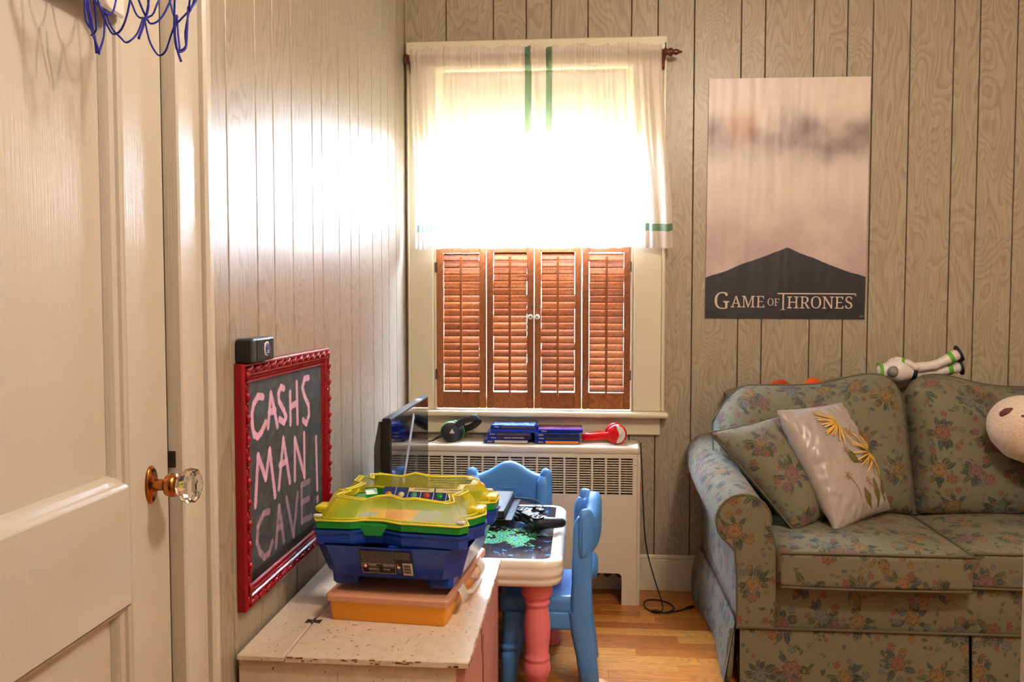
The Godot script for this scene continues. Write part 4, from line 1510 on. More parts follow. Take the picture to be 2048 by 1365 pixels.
func build_sofa_things():
	# --- floral throw pillow in the corner of the arm
	var p1 := pillow4(Vector3(0.423, 0.705, -2.86), Vector3(0.727, 0.777, -2.93), Vector3(0.850, 0.452, -2.80), Vector3(0.661, 0.424, -2.66), 0.15, 0.05, 0.004, 51)
	var t1 := thing("throw_pillow", "olive floral throw pillow tucked against the rolled sofa arm", "pillow")
	part("cover", p1[0], M.floral_cloth, t1)
	var pts := []
	for k in 24: pts.append(p1[1].call(k / 24.0, 0.0, 1.0))
	for k in 24: pts.append(p1[1].call(1.0, k / 24.0, 1.0))
	for k in 24: pts.append(p1[1].call(1.0 - k / 24.0, 1.0, 1.0))
	for k in 24: pts.append(p1[1].call(0.0, 1.0 - k / 24.0, 1.0))
	part("piping", tube(pts, 0.004, 6, true), M.piping, t1)
	# --- satin pillow with ribbon flowers
	var TL := Vector3(0.624, 0.790, -2.80)
	var TR := Vector3(0.872, 0.803, -2.93)
	var BR := Vector3(1.007, 0.462, -2.84)
	var BL := Vector3(0.776, 0.428, -2.65)
	var p2 := pillow4(TL, TR, BR, BL, 0.12, 0.035, 0.006, 77)
	var t2 := thing("satin_pillow", "pale satin pillow with yellow ribbon flowers leaning on the sofa", "pillow")
	part("cover", p2[0], M.satin, t2)
	var f: Callable = p2[1]
	var nrm: Vector3 = p2[2]
	var on := func(u: float, v: float, h: float) -> Vector3: return f.call(u, v, 1.0) + nrm * h
	# ribbon flowers: strips looped out from a centre
	for fl in [[0.56, 0.80, 0.075, 2.1, 4.9, 15], [0.86, 0.50, 0.085, 1.0, 5.9, 20]]:
		var st := S()
		var r := RandomNumberGenerator.new()
		r.seed = int(fl[0] * 100)
		for k in int(fl[5]):
			var a: float = lerpf(fl[3], fl[4], float(k) / fl[5]) + r.randf_range(-0.12, 0.12)
			var L: float = fl[2] * r.randf_range(0.75, 1.15)
			var wd := 0.006
			var dirv := Vector2(cos(a), sin(a))
			var sd := Vector2(-dirv.y, dirv.x)
			var fn := func(u: float, v: float) -> Vector3:
				var q: Vector2 = Vector2(fl[0], fl[1]) + (dirv * L * v) * Vector2(3.1, 2.4) + sd * (u - 0.5) * wd * Vector2(3.1, 2.4) * (1.2 - 0.5 * v)
				return on.call(clampf(q.x, 0.02, 0.995), clampf(q.y, 0.02, 0.98), 0.002 + 0.011 * sin(PI * v * 0.9) + 0.002 * r.randf())
			grid(st, 1, 5, fn)
		part("ribbon_flower", done(st), M.yellow_ribbon, t2)
	for lf in [[0.62, 0.44, 0.13, 2.45, 0.020], [0.58, 0.06, 0.13, 1.9, 0.018], [0.70, 0.05, 0.17, 1.45, 0.018], [0.82, 0.08, 0.16, 1.2, 0.016], [0.80, 0.46, 0.12, 3.3, 0.012]]:
		var st := S()
		var a: float = lf[3]
		var dirv := Vector2(cos(a), sin(a))
		var sd := Vector2(-dirv.y, dirv.x)
		var fn := func(u: float, v: float) -> Vector3:
			var q: Vector2 = Vector2(lf[0], lf[1]) + dirv * lf[2] * v * 1.4 + sd * (u - 0.5) * lf[4] * 5.0 * sin(PI * clampf(v, 0.04, 0.97))
			return on.call(clampf(q.x, 0.02, 0.98), clampf(q.y, 0.02, 0.98), 0.0018 + 0.003 * (1 - absf(u * 2 - 1)))
		grid(st, 2, 8, fn)
		part("ribbon_leaf", done(st), M.olive_ribbon, t2)
	for sm in [[[0.66, 0.72], [0.74, 0.58], [0.86, 0.5]], [[0.50, 0.56], [0.52, 0.5], [0.5, 0.56]], [[0.36, 0.36], [0.42, 0.24], [0.44, 0.10]], [[0.64, 0.28], [0.68, 0.22], [0.70, 0.14]], [[0.7, 0.70], [0.74, 0.76], [0.70, 0.70]]]:
		var st := S()
		var pp := []
		for q in sm: pp.append(on.call(q[0], q[1], 0.0015))
		add_tube(st, smooth_path(pp, 4), 0.0012, 5)
		var c := Vector2(sm[0][0], sm[0][1])
		for k in 6:
			var a := TAU * k / 6
			add_tube(st, [on.call(c.x, c.y, 0.002), on.call(c.x + cos(a) * 0.05, c.y + sin(a) * 0.035, 0.003)], [0.003, 0.0012], 5)
		part("stitched_flower", done(st), M.thread, t2)
	# --- cream plush animal slumped in the right seat
	var fuzz := noise(61, 120.0, 2)
	var pb := thing("plush_animal", "cream plush animal with a brown nose slumped on the sofa", "soft toy", Vector3.ZERO)
	var B := [
		[Vector3(1.375, 0.752, -2.80), Vector3(1.40, 0.735, -2.80), 0.080, 0.088],
		[Vector3(1.40, 0.74, -2.80), Vector3(1.50, 0.72, -2.80), 0.095, 0.105],
		[Vector3(1.50, 0.70, -2.80), Vector3(1.54, 0.56, -2.75), 0.085, 0.125],
		[Vector3(1.54, 0.56, -2.75), Vector3(1.56, 0.53, -2.70), 0.12, 0.11],
		[Vector3(1.54, 0.54, -2.66), Vector3(1.452, 0.493, -2.62), 0.055, 0.046],
		[Vector3(1.51, 0.80, -2.86), Vector3(1.525, 0.84, -2.86), 0.026, 0.030],
		[Vector3(1.51, 0.80, -2.74), Vector3(1.525, 0.835, -2.73), 0.026, 0.030],
		[Vector3(1.58, 0.51, -2.68), Vector3(1.62, 0.475, -2.56), 0.055, 0.050],
		[Vector3(1.60, 0.62, -2.72), Vector3(1.66, 0.53, -2.66), 0.050, 0.042]]
	part("body", blob(B, 0.0085, 0.045, func(p: Vector3) -> float: return 0.0016 * fuzz.get_noise_3dv(p)), M.plush_cream, pb)
	part("nose", blob([[Vector3(1.310, 0.790, -2.760), Vector3(1.320, 0.799, -2.754), 0.010, 0.009], [Vector3(1.320, 0.799, -2.754), Vector3(1.332, 0.806, -2.750), 0.009, 0.006]], 0.004, 0.01), M.plush_nose, pb)
	part("eye", lathe([Vector2(0, -0.005), Vector2(0.0045, -0.003), Vector2(0.006, 0), Vector2(0.0045, 0.003), Vector2(0, 0.005)], 10), M.plush_nose, pb, Vector3(1.352, 0.789, -2.722))
	# --- plain white toy figure lying along the sofa back
	var ty := thing("toy_figure", "white plastic toy figure with green bands lying on top of the sofa", "toy", Vector3.ZERO)
	var z := -3.135
	part("torso", blob([[Vector3(1.075, 0.893, z), Vector3(1.125, 0.893, z), 0.026, 0.038], [Vector3(1.125, 0.893, z), Vector3(1.165, 0.890, z), 0.038, 0.028], [Vector3(1.11, 0.925, z), Vector3(1.125, 0.930, z + 0.01), 0.014, 0.012]], 0.005, 0.02), M.toy_white, ty)
	part("waist", lathe([Vector2(0.0, 0), Vector2(0.026, 0), Vector2(0.029, 0.012), Vector2(0.027, 0.024), Vector2(0, 0.024)], 16, Vector3(1.160, 0.888, z), Basis(Vector3(0, 0, 1), -PI / 2)), M.toy_dark, ty)
	part("shoulder_disc", lathe([Vector2(0.0, 0), Vector2(0.020, 0), Vector2(0.020, 0.006), Vector2(0.012, 0.014), Vector2(0, 0.016)], 18, Vector3(1.098, 0.893, z + 0.03), Basis(Vector3(1, 0, 0), PI / 2)), M.toy_grey, ty)
	part("arm", blob([[Vector3(1.115, 0.932, z + 0.012), Vector3(1.150, 0.924, z + 0.02), 0.013, 0.011], [Vector3(1.150, 0.924, z + 0.02), Vector3(1.178, 0.908, z + 0.024), 0.011, 0.012]], 0.004, 0.008), M.toy_white, ty)
	part("band", tube([Vector3(1.132, 0.928, z + 0.014), Vector3(1.141, 0.926, z + 0.017)], 0.0155, 14), M.toy_green, ty)
	part("collar", tube([Vector3(1.058, 0.893, z), Vector3(1.068, 0.893, z)], 0.028, 16), M.toy_green, ty)
	for l in [[Vector3(1.185, 0.906, z + 0.008), Vector3(1.245, 0.914, z + 0.01), Vector3(1.300, 0.940, z + 0.01), Vector3(1.316, 0.950, z + 0.01)], [Vector3(1.185, 0.884, z - 0.012), Vector3(1.245, 0.884, z - 0.012), Vector3(1.305, 0.900, z - 0.012), Vector3(1.330, 0.905, z - 0.012)]]:
		var leg := part("leg", blob([[l[0], l[1], 0.018, 0.0155], [l[1], l[2], 0.0155, 0.018], [l[2], l[3], 0.018, 0.020]], 0.0045, 0.008), M.toy_white, ty)
		var d: Vector3 = (l[3] - l[1]).normalized()
		part("cuff", tube([l[2] - d * 0.006, l[2] + d * 0.008], 0.0215, 14), M.toy_green, leg)
		part("sole", tube([l[3] + d * 0.012, l[3] + d * 0.019], 0.0225, 14, false, Vector3.UP, 1.35), M.toy_dark, leg)
	# --- two orange plush toys showing above the sofa back
	var a1 := thing("plush_toy", "rust-red plush toy just showing above the sofa back", "soft toy")
	part("body", blob([[Vector3(0.700, 0.812, -3.21), Vector3(0.735, 0.822, -3.21), 0.026, 0.028], [Vector3(0.735, 0.822, -3.21), Vector3(0.765, 0.808, -3.21), 0.026, 0.018]], 0.006, 0.02), M.rust_plush, a1)
	var a2 := thing("plush_toy", "bright orange plush toy showing above the sofa back beside the satin pillow", "soft toy")
	part("body", blob([[Vector3(0.822, 0.815, -3.21), Vector3(0.848, 0.838, -3.21), 0.020, 0.021], [Vector3(0.848, 0.838, -3.21), Vector3(0.890, 0.832, -3.21), 0.021, 0.014]], 0.006, 0.012), M.orange_plush, a2)
	part("patch", blob([[Vector3(0.850, 0.828, -3.192), Vector3(0.885, 0.828, -3.195), 0.007, 0.006]], 0.004, 0.004), M.satin, a2)


# ================= painted chest =================
func build_chest():
	var o := thing("toy_chest", "chipped cream painted wooden chest with pinkish side under the chalkboard", "chest")
	var P: Material = M.chest_paint
	var x0 := -0.692
	var x1 := -0.228
	var zf := -1.638
	var zb := -2.290
	part("front_panel", box(Vector3(x0, 0, zf - 0.018), Vector3(x1 - 0.018, 0.42, zf), 0.0015), P, o)
	var sp := part("side_panel", box(Vector3(x1 - 0.018, 0, zb), Vector3(x1, 0.42, zf), 0.0015), M.chest_pink, o)  # this side is coloured pinker than the other panels
	sp.set_meta("label", "pinkish side with dark scuffs")
	part("side_panel", box(Vector3(x0, 0, zb), Vector3(x0 + 0.018, 0.42, zf - 0.018), 0.0015), P, o)
	part("back_panel", box(Vector3(x0 + 0.018, 0, zb), Vector3(x1 - 0.018, 0.42, zb + 0.018), 0.001), P, o)
	part("hinge_board", box(Vector3(x0, 0.4203, zb - 0.012), Vector3(-0.5945, 0.432, zf + 0.010), 0.002), P, o)
	# lid with nibbled edges
	var r := RandomNumberGenerator.new()
	r.seed = 4
	var poly := []
	var a := Vector2(-0.5915, zb - 0.012)
	var b := Vector2(-0.220, zf + 0.010)
	for k in 40: poly.append(Vector2(lerpf(a.x, b.x, k / 40.0), -b.y + (0.0016 * r.randf() if r.randf() < 0.35 else 0.0)))
	for k in 60: poly.append(Vector2(b.x - (0.0022 * r.randf() if r.randf() < 0.4 else 0.0), lerpf(-b.y, -a.y, k / 60.0)))
	poly.append(Vector2(b.x, -a.y))
	poly.append(Vector2(a.x, -a.y))
	var st := S()
	add_rings(st, [level(poly, 0.4203), level(poly, 0.4305), level(shrink(poly, 0.0012), 0.432)])
	part("lid", done(st), P, o)
	# flakes of bare wood along the edges
	var ch := S()
	for k in 46:
		var t := r.randf()
		var s := r.randf_range(0.002, 0.007)
		var c := Vector3(lerpf(a.x, b.x, t), r.randf_range(0.4225, 0.4312), b.y + 0.0002) if k % 2 else Vector3(b.x + 0.0002, r.randf_range(0.4225, 0.431), lerpf(a.y, b.y, t))
		add_box(ch, c - Vector3(s if k % 2 else 0.0006, 0.0012, 0.0006 if k % 2 else s), c + Vector3(s if k % 2 else 0.0003, 0.0012, 0.0003 if k % 2 else s))
	for k in 26:
		var c := Vector3(r.randf_range(-0.58, -0.24), 0.4320, r.randf_range(-1.82, -1.64))
		var s := r.randf_range(0.0012, 0.0032)
		add_box(ch, c - Vector3(s, 0.0004, s * 0.6), c + Vector3(s, 0.0002, s * 0.6))
	var cp := part("worn_spots", done(ch), M.bare_wood, o)
	cp.set_meta("kind", "stuff")
	# scuffs on the side
	for s in [[-1.93, 0.285, 0.010, 0.085, 1], [-1.905, 0.36, 0.006, 0.03, 2], [-1.95, 0.20, 0.008, 0.04, 3]]:
		var n := noise(s[4], 1.0, 2)
		var ring := []
		for k in 22:
			var w := TAU * k / 22
			var q: float = 1 + 0.5 * n.get_noise_2d(cos(w) * 2, sin(w) * 2)
			ring.append(Vector2(cos(w) * s[2] * q, sin(w) * s[3] * q))
		part("scuff", prism(ring, 0.0004), M.scuff, o, Vector3(x1, s[1], s[0]), Vector3(0, 90, 0))
	# butterfly hinges over the crack
	for z in [-1.815, -2.13]:
		var h := part("hinge", prism([Vector2(-0.017, -0.011), Vector2(-0.004, -0.007), Vector2(0.004, -0.007), Vector2(0.017, -0.011), Vector2(0.017, 0.011), Vector2(0.004, 0.007), Vector2(-0.004, 0.007), Vector2(-0.017, 0.011)], 0.0012, 0.0003), M.old_metal, o, Vector3(-0.593, 0.432, z), Vector3(-90, 0, 0))
		part("pin", tube([Vector3(0, -0.013, 0.002), Vector3(0, 0.013, 0.002)], 0.0024, 8), M.old_metal, h)


# ================= chalkboard in a carved red frame =================
func build_chalkboard():
	var o := thing("chalkboard", "chalkboard with pink chalk lettering in a carved glossy red frame on the wall", "chalkboard")
	var za := -1.655
	var zb := -2.240
	var ya := 0.508
	var yb := 1.018
	var st := S()
	quad(st, Vector3(-0.690, 0.573, -1.692), Vector3(-0.690, 0.573, -2.203), Vector3(-0.690, 0.971, -2.203), Vector3(-0.690, 0.971, -1.692))
	var bd := part("slate", done(st), M.chalkboard, o)
	bd.set_meta("label", "dark slate with pink chalk lettering")
	part("backing", box(Vector3(LEFT + 0.001, ya + 0.02, zb + 0.02), Vector3(-0.6905, yb - 0.02, za - 0.02)), M.label_black, o)
	var prof := [Vector2(0.0, 0.001), Vector2(0.0, 0.017), Vector2(0.003, 0.021), Vector2(0.0065, 0.0215), Vector2(0.009, 0.018), Vector2(0.020, 0.018), Vector2(0.022, 0.0215), Vector2(0.026, 0.0215), Vector2(0.029, 0.016), Vector2(0.036, 0.0135), Vector2(0.038, 0.0155), Vector2(0.042, 0.0145), Vector2(0.0445, 0.0085)]
	var cs := [Vector2(za, ya), Vector2(zb, ya), Vector2(zb, yb), Vector2(za, yb)]
	var ins := [Vector2(-1, 1), Vector2(1, 1), Vector2(1, -1), Vector2(-1, -1)]
	for k in 4:
		var k1 := (k + 1) % 4
		var m := S()
		m.set_smooth_group(-1)
		for i in prof.size() - 1:
			var q: Vector2 = prof[i]
			var r: Vector2 = prof[i + 1]
			var A: Vector2 = cs[k] + ins[k] * q.x
			var B: Vector2 = cs[k1] + ins[k1] * q.x
			var C: Vector2 = cs[k1] + ins[k1] * r.x
			var D: Vector2 = cs[k] + ins[k] * r.x
			quad(m, Vector3(LEFT + q.y, A.y, A.x), Vector3(LEFT + q.y, B.y, B.x), Vector3(LEFT + r.y, C.y, C.x), Vector3(LEFT + r.y, D.y, D.x))
		var rail := part("frame_rail", done(m), M.frame_red, o)
		# carved band: plump leaves and curls in turn, and a fine bead row
		var c := S()
		var A0: Vector2 = cs[k] + ins[k] * 0.0145
		var B0: Vector2 = cs[k1] + ins[k1] * 0.0145
		var dirv := (B0 - A0).normalized()
		var side := Vector2(-dirv.y, dirv.x)
		var L := (B0 - A0).length()
		var n := int(L / 0.0215)
		var three := func(p: Vector2, h: float) -> Vector3: return Vector3(LEFT + h, p.y, p.x)
		for i in n:
			var p := A0 + dirv * L * (i + 0.5) / n
			if i % 2 == 0:
				add_tube(c, [three.call(p - dirv * 0.009, 0.017), three.call(p - dirv * 0.006, 0.0205), three.call(p, 0.022), three.call(p + dirv * 0.006, 0.0205), three.call(p + dirv * 0.009, 0.017)], [0.002, 0.0055, 0.0075, 0.0055, 0.002], 8, false, Vector3.RIGHT)
			else:
				for s in [-1.0, 1.0]:
					var q: Array = []
					for j in 6:
						var w := j / 5.0 * 2.6 - 0.4
						q.append(three.call(p + dirv * (0.008 * cos(w)) * s + side * (0.0055 * sin(w)) * s, 0.0205))
					add_tube(c, q, [0.0015, 0.003, 0.0036, 0.0036, 0.003, 0.0018], 7, false, Vector3.RIGHT)
		var A1: Vector2 = cs[k] + ins[k] * 0.0325
		var B1: Vector2 = cs[k1] + ins[k1] * 0.0325
		var n2 := int((B1 - A1).length() / 0.0085)
		for i in n2:
			var p := A1.lerp(B1, (i + 0.5) / n2)
			add_tube(c, [three.call(p - dirv * 0.0035 - side * 0.001, 0.0140), three.call(p, 0.0165), three.call(p + dirv * 0.0035 + side * 0.001, 0.0140)], [0.001, 0.003, 0.001], 6, false, Vector3.RIGHT)
		part("carving", done(c), M.frame_red, rail)
	# small ribbed box on top of the frame
	var s := thing("portable_speaker", "small dark grey ribbed speaker with blue round badge on the red frame", "speaker", Vector3(LEFT + 0.0195, 1.0435, -1.7235))
	part("housing", rbox(Vector3.ZERO, Vector3(0.037, 0.050, 0.124), 0.006, 3), M.speaker_grey, s)
	part("end_cap", box(Vector3(-0.015, -0.021, 0.0615), Vector3(0.0145, 0.021, 0.0632), 0.001), M.speaker_dark, s)
	for k in 9:
		part("rib", box(Vector3(0.0175, -0.021, -0.046 + k * 0.0098), Vector3(0.0205, 0.021, -0.0405 + k * 0.0098), 0.001), M.speaker_grey, s)
	part("grille_recess", box(Vector3(0.017, -0.021, -0.050), Vector3(0.0187, 0.021, 0.045), 0.0005), M.speaker_dark, s)
	var turn := Basis(Vector3(0, 0, 1), -PI / 2)
	var bz := part("badge_ring", lathe([Vector2(0.0155, 0.0), Vector2(0.0155, 0.0030), Vector2(0.0140, 0.0040), Vector2(0.0, 0.0040)], 28, Vector3(0.0185, 0.001, -0.010), turn), M.label_white, s)
	part("badge_face", lathe([Vector2(0.0132, 0.0), Vector2(0.0132, 0.0045), Vector2(0.0, 0.0045)], 28, Vector3(0.0185, 0.001, -0.010), turn), M.badge_blue, bz)
	part("badge_dot", lathe([Vector2(0.0026, 0.0), Vector2(0.0026, 0.0050), Vector2(0.0, 0.0050)], 12, Vector3(0.0185, 0.009, -0.010), turn), M.sticker_red, bz)
	for k in 2: part("badge_line", box(Vector3(0.0228, -0.004 - k * 0.004, -0.016), Vector3(0.0234, -0.002 - k * 0.004, -0.004)), M.label_white, bz)


# ================= flat storage case =================
func build_storage_case():
	var o := thing("storage_case", "flat orange plastic case with frosted lid and clip latches on the chest", "box", Vector3(-0.410, 0.432, -2.010), Vector3(0, -5, 0))
	var st := S()
	var a := rrect(0.262, 0.385, 0.008, 3)
	var b := rrect(0.270, 0.393, 0.008, 3)
	add_rings(st, [level(shrink(a, 0.003), 0.0), level(a, 0.003), level(b, 0.046)], true, true, 0)
	part("tray", done(st), M.case_orange, o)
	var l := S()
	var c := rrect(0.284, 0.408, 0.012, 4)
	add_rings(l, [level(c, 0.0465), level(c, 0.058), level(shrink(c, 0.003), 0.0615), level(shrink(c, 0.012), 0.0625)], true, true, -1)
	part("lid", done(l), M.case_lid, o)
	for z in [0.10, -0.10]:
		var pts := []
		for k in 9:
			var t := k / 8.0
			pts.append(Vector3(0.143 + 0.010 * sin(PI * t), 0.060 - 0.044 * t, z))
		var lat := part("latch", tube(pts, 0.026, 10, false, Vector3.RIGHT, 0.14), M.latch_plastic, o)
		lat.set_meta("label", "translucent white clip latch")
	part("handle", tube(smooth_path([Vector3(0.135, 0.030, 0.055), Vector3(0.158, 0.031, 0.045), Vector3(0.160, 0.031, 0.0), Vector3(0.158, 0.031, -0.045), Vector3(0.135, 0.030, -0.055)], 5), 0.006, 8), M.latch_plastic, o)


# ================= tabletop game in a blue tub =================
func build_game():
	var o := thing("game_tub", "blue plastic game tub with green tray and clear yellow lid", "board game", Vector3(-0.418, 0.4950, -2.020), Vector3(0, -5, 0))
	var zig := [[-0.19, 0.150], [-0.17, 0.185], [-0.09, 0.180], [-0.06, 0.162], [-0.015, 0.162], [0.035, 0.182], [0.075, 0.182], [0.172, 0.188], [0.19, 0.168], [0.172, 0.118], [0.188, 0.100], [0.208, 0.062], [0.200, 0.022], [0.172, 0.010], [0.176, -0.040], [0.208, -0.060], [0.208, -0.112], [0.178, -0.130], [0.19, -0.170], [0.165, -0.190], [0.075, -0.180], [0.035, -0.164], [-0.03, -0.180], [-0.08, -0.168], [-0.16, -0.190], [-0.19, -0.170], [-0.172, -0.120], [-0.204, -0.100], [-0.204, -0.050], [-0.172, -0.030], [-0.176, 0.030], [-0.204, 0.060], [-0.204, 0.100], [-0.172, 0.120]]
	var zigp := func(s: float) -> Array:
		var r := []
		for p in zig: r.append(Vector2(p[0] * s, -p[1] * s))
		r.reverse()
		return r
	var oct := func(h: float, c: float) -> Array:
		var r := []
		for p in [[-h, -h + c], [-h + c, -h], [-0.09, -h], [0.0, -h - 0.003], [0.09, -h], [h - c, -h], [h, -h + c], [h, -0.02], [h, h - c], [h - c, h], [0.0, h], [-h + c, h], [-h, h - c], [-h, 0.0]]: r.append(Vector2(p[0], p[1]))
		return r
	# tub body: sloping walls, then a moulded rim
	var st := S()
	add_rings(st, [level(oct.call(0.152, 0.034), 0.022), level(oct.call(0.158, 0.036), 0.026), level(oct.call(0.182, 0.040), 0.1)], true, false, -1)
	var rim0 := level(zigp.call(0.93), 0.098)
	var rm := S()
	add_rings(rm, [level(zigp.call(0.93), 0.0985), level(zigp.call(0.955), 0.103), level(zigp.call(0.965), 0.122), level(zigp.call(0.985), 0.128), level(zigp.call(0.985), 0.132), level(zigp.call(0.95), 0.132)], true, true, -1)
	var tub := part("tub", done(st), M.tub_blue, o)
	part("rim", done(rm), M.tub_blue, tub)
	for q in [Vector2(-0.112, 0.112), Vector2(0.112, 0.112), Vector2(-0.112, -0.112), Vector2(0.112, -0.112)]:
		var f := S()
		var pl := [Vector2(-0.032, -0.024), Vector2(-0.022, -0.034), Vector2(0.022, -0.034), Vector2(0.032, -0.024), Vector2(0.032, 0.030), Vector2(-0.032, 0.030)]
		if q.y < 0:
			pl = [Vector2(-0.032, -0.030), Vector2(0.032, -0.030), Vector2(0.032, 0.024), Vector2(0.022, 0.034), Vector2(-0.022, 0.034), Vector2(-0.032, 0.024)]
		add_rings(f, [level(shrink(pl, 0.004), 0.0, Vector3(q.x, 0, q.y)), level(shrink(pl, 0.002), 0.003, Vector3(q.x, 0, q.y)), level(pl, 0.030, Vector3(q.x, 0, q.y))], true, true, -1)
		part("foot", done(f), M.tub_blue, tub)
	# green tray
	var gt := S()
	add_rings(gt, [level(zigp.call(0.93), 0.1325), level(zigp.call(0.965), 0.136), level(zigp.call(0.972), 0.150), level(zigp.call(0.955), 0.1525), level(zigp.call(0.87), 0.1525), level(zigp.call(0.84), 0.139)], true, true, -1)
	var tray := part("tray", done(gt), M.tray_green, o)
	part("tray_tongue", prism([Vector2(-0.058, 0.118), Vector2(-0.018, 0.118), Vector2(0.0, 0.146), Vector2(-0.076, 0.146)], 0.010, 0.002), M.tray_green, tray, Vector3(0, 0, 0.151))
	# printed stickers lying in the tray (plain coloured panels)
	var y := 0.1395
	var bd := part("sticker_sheet", box(Vector3(-0.105, y, 0.0), Vector3(0.085, y + 0.0006, 0.105)), M.sticker_orange, tray)
	part("print", box(Vector3(0.030, y + 0.0003, 0.002), Vector3(0.084, y + 0.0010, 0.103)), M.sticker_teal, bd)
	part("print", box(Vector3(-0.104, y + 0.0003, 0.03), Vector3(-0.065, y + 0.0010, 0.09)), M.sticker_teal, bd)
	for k in 3: part("print", box(Vector3(-0.045 + k * 0.004, y + 0.0004, 0.028 + k * 0.022), Vector3(0.020 - k * 0.006, y + 0.0012, 0.038 + k * 0.022)), M.sticker_red, bd)
	part("print", box(Vector3(0.060, y + 0.0004, 0.05), Vector3(0.068, y + 0.0014, 0.09)), M.sticker_red, bd)
	# sticker on the sloped far wall of the tray
	var fw := part("picture_strip", box(Vector3(-0.105, 0, -0.0004), Vector3(0.110, 0.036, 0.0004)), M.sticker_blue, tray, Vector3(0, 0.142, -0.100), Vector3(-48, 0, 0))
	part("panel_cream", box(Vector3(-0.038, 0.0235, 0.0003), Vector3(0.030, 0.0355, 0.0008)), M.sticker_cream, fw)
	part("panel_cream", box(Vector3(0.034, 0.0235, 0.0003), Vector3(0.108, 0.0355, 0.0008)), M.sticker_cream, fw)
	text("lettering", "ADVERTENCIA", 0.040, 0.0042, M.label_black, fw, Vector3(-0.004, 0.031, 0.0012))
	text("lettering", "ATENÇÃO", 0.032, 0.0046, M.label_black, fw, Vector3(0.070, 0.031, 0.0012))
	for k in 6:
		part("divider", box(Vector3(-0.072 + k * 0.034, 0.0, 0.0003), Vector3(-0.0705 + k * 0.034, 0.0225 if k > 1 else 0.036, 0.0009)), M.label_white, fw)
		part("spot", lathe([Vector2(0.0085, 0), Vector2(0.0085, 0.001), Vector2(0, 0.001)], 14, Vector3(-0.089 + k * 0.034, 0.013, 0.0004), Basis(Vector3(1, 0, 0), PI / 2)), M[["sticker_orange", "label_white", "sticker_teal", "sticker_red", "tray_green", "sticker_orange"][k]], fw)
	# clear yellow lid: flange, leaning walls with notches, open in the middle
	var ly := S()
	add_rings(ly, [level(zigp.call(0.975), 0.1528), level(zigp.call(0.975), 0.1545), level(zigp.call(0.90), 0.1555)], false, false, -1)
	var lid := part("lid", done(ly), M.lid_yellow, o)
	var wl := S()
	var wave := func(s: float, y0: float, amp: float) -> Array:
		var r: Array = level(zigp.call(s), y0)
		for k in r.size(): r[k].y += amp * sin(k * 2.4) * 0.5 + amp * 0.5 * cos(k * 1.1)
		return r
	add_rings(wl, [level(zigp.call(0.90), 0.1555), wave.call(0.775, 0.194, 0.006), wave.call(0.745, 0.199, 0.006), wave.call(0.685, 0.199, 0.006)], false, false, -1)
	part("lid_wall", done(wl), M.lid_yellow, lid)
	part("lid_edge", tube(level(zigp.call(0.972), 0.1535), 0.0022, 6, true), M.lid_edge, lid)
	part("lid_edge", tube(level(zigp.call(0.895), 0.1562), 0.0016, 6, true), M.lid_edge, lid)
	part("lid_edge", tube(wave.call(0.752, 0.1985, 0.006), 0.0020, 6, true), M.lid_edge, lid)
	part("lid_edge", tube(wave.call(0.685, 0.199, 0.006), 0.0016, 6, true), M.lid_edge, lid)
	for q in [[0.190, 0.040], [0.196, -0.088], [-0.194, 0.080], [-0.194, -0.076]]:
		var bx := part("launch_cap", rbox(Vector3(q[0] * 0.93, 0.161, q[1]), Vector3(0.040, 0.012, 0.046), 0.004, 2), M.lid_edge, lid)
		bx.name = bx.name
	for q in [[-0.170, 0.158], [0.168, 0.166], [0.165, -0.165], [-0.165, -0.165]]:
		part("peg", rbox(Vector3(q[0], 0.159, q[1]), Vector3(0.020, 0.008, 0.013), 0.0038, 3), M.peg_white, lid)
	# black paper label with small print on the front of the tub
	var tilt := 18.5
	var lb := part("label", box(Vector3(-0.0605, -0.0305, -0.0003), Vector3(0.0605, 0.0305, 0.0007)), M.label_black, tub, Vector3(-0.002, 0.0640, 0.1742), Vector3(tilt, 0, 0))
	lb.set_meta("label", "black label of small print")
	var r2 := RandomNumberGenerator.new()
	r2.seed = 12
	for row in 11:
		var yy := 0.0275 - row * 0.0027
		var x := -0.057
		var end := 0.056 if row < 7 else 0.020
		while x < end:
			var w := r2.randf_range(0.003, 0.013)
			part("print_line", box(Vector3(x, yy - 0.0006, 0.0006), Vector3(minf(x + w, end), yy + 0.0006, 0.0009)), M.label_grey, lb)
			x += w + 0.0018
	for bxx in [[-0.058, 0.020, -0.0038, -0.0030], [-0.058, 0.020, -0.0290, -0.0283], [-0.058, -0.0573, -0.029, -0.003], [0.0193, 0.020, -0.029, -0.003]]: part("border", box(Vector3(bxx[0], bxx[2], 0.0006), Vector3(bxx[1], bxx[3], 0.001)), M.label_white, lb)
	part("warning_disc", lathe([Vector2(0.005, 0), Vector2(0.005, 0.0011), Vector2(0, 0.0011)], 18, Vector3(-0.0505, -0.0105, 0), Basis(Vector3(1, 0, 0), PI / 2)), M.sticker_red, lb)
	part("warning_face", lathe([Vector2(0.0036, 0), Vector2(0.0036, 0.0014), Vector2(0, 0.0014)], 18, Vector3(-0.0505, -0.0105, 0), Basis(Vector3(1, 0, 0), PI / 2)), M.label_white, lb)
	text("lettering", "WARNING:", 0.019, 0.0034, M.label_white, lb, Vector3(-0.033, -0.0075, 0.0010))
	text("lettering", "ADVERTENCIA:", 0.024, 0.0034, M.label_white, lb, Vector3(-0.0305, -0.0185, 0.0010))
	text("lettering", "MISE EN GARDE:", 0.026, 0.0034, M.label_white, lb, Vector3(0.0045, -0.0075, 0.0010))
	text("lettering", "ATENÇÃO:", 0.017, 0.0040, M.label_white, lb, Vector3(-0.001, -0.0185, 0.0010))
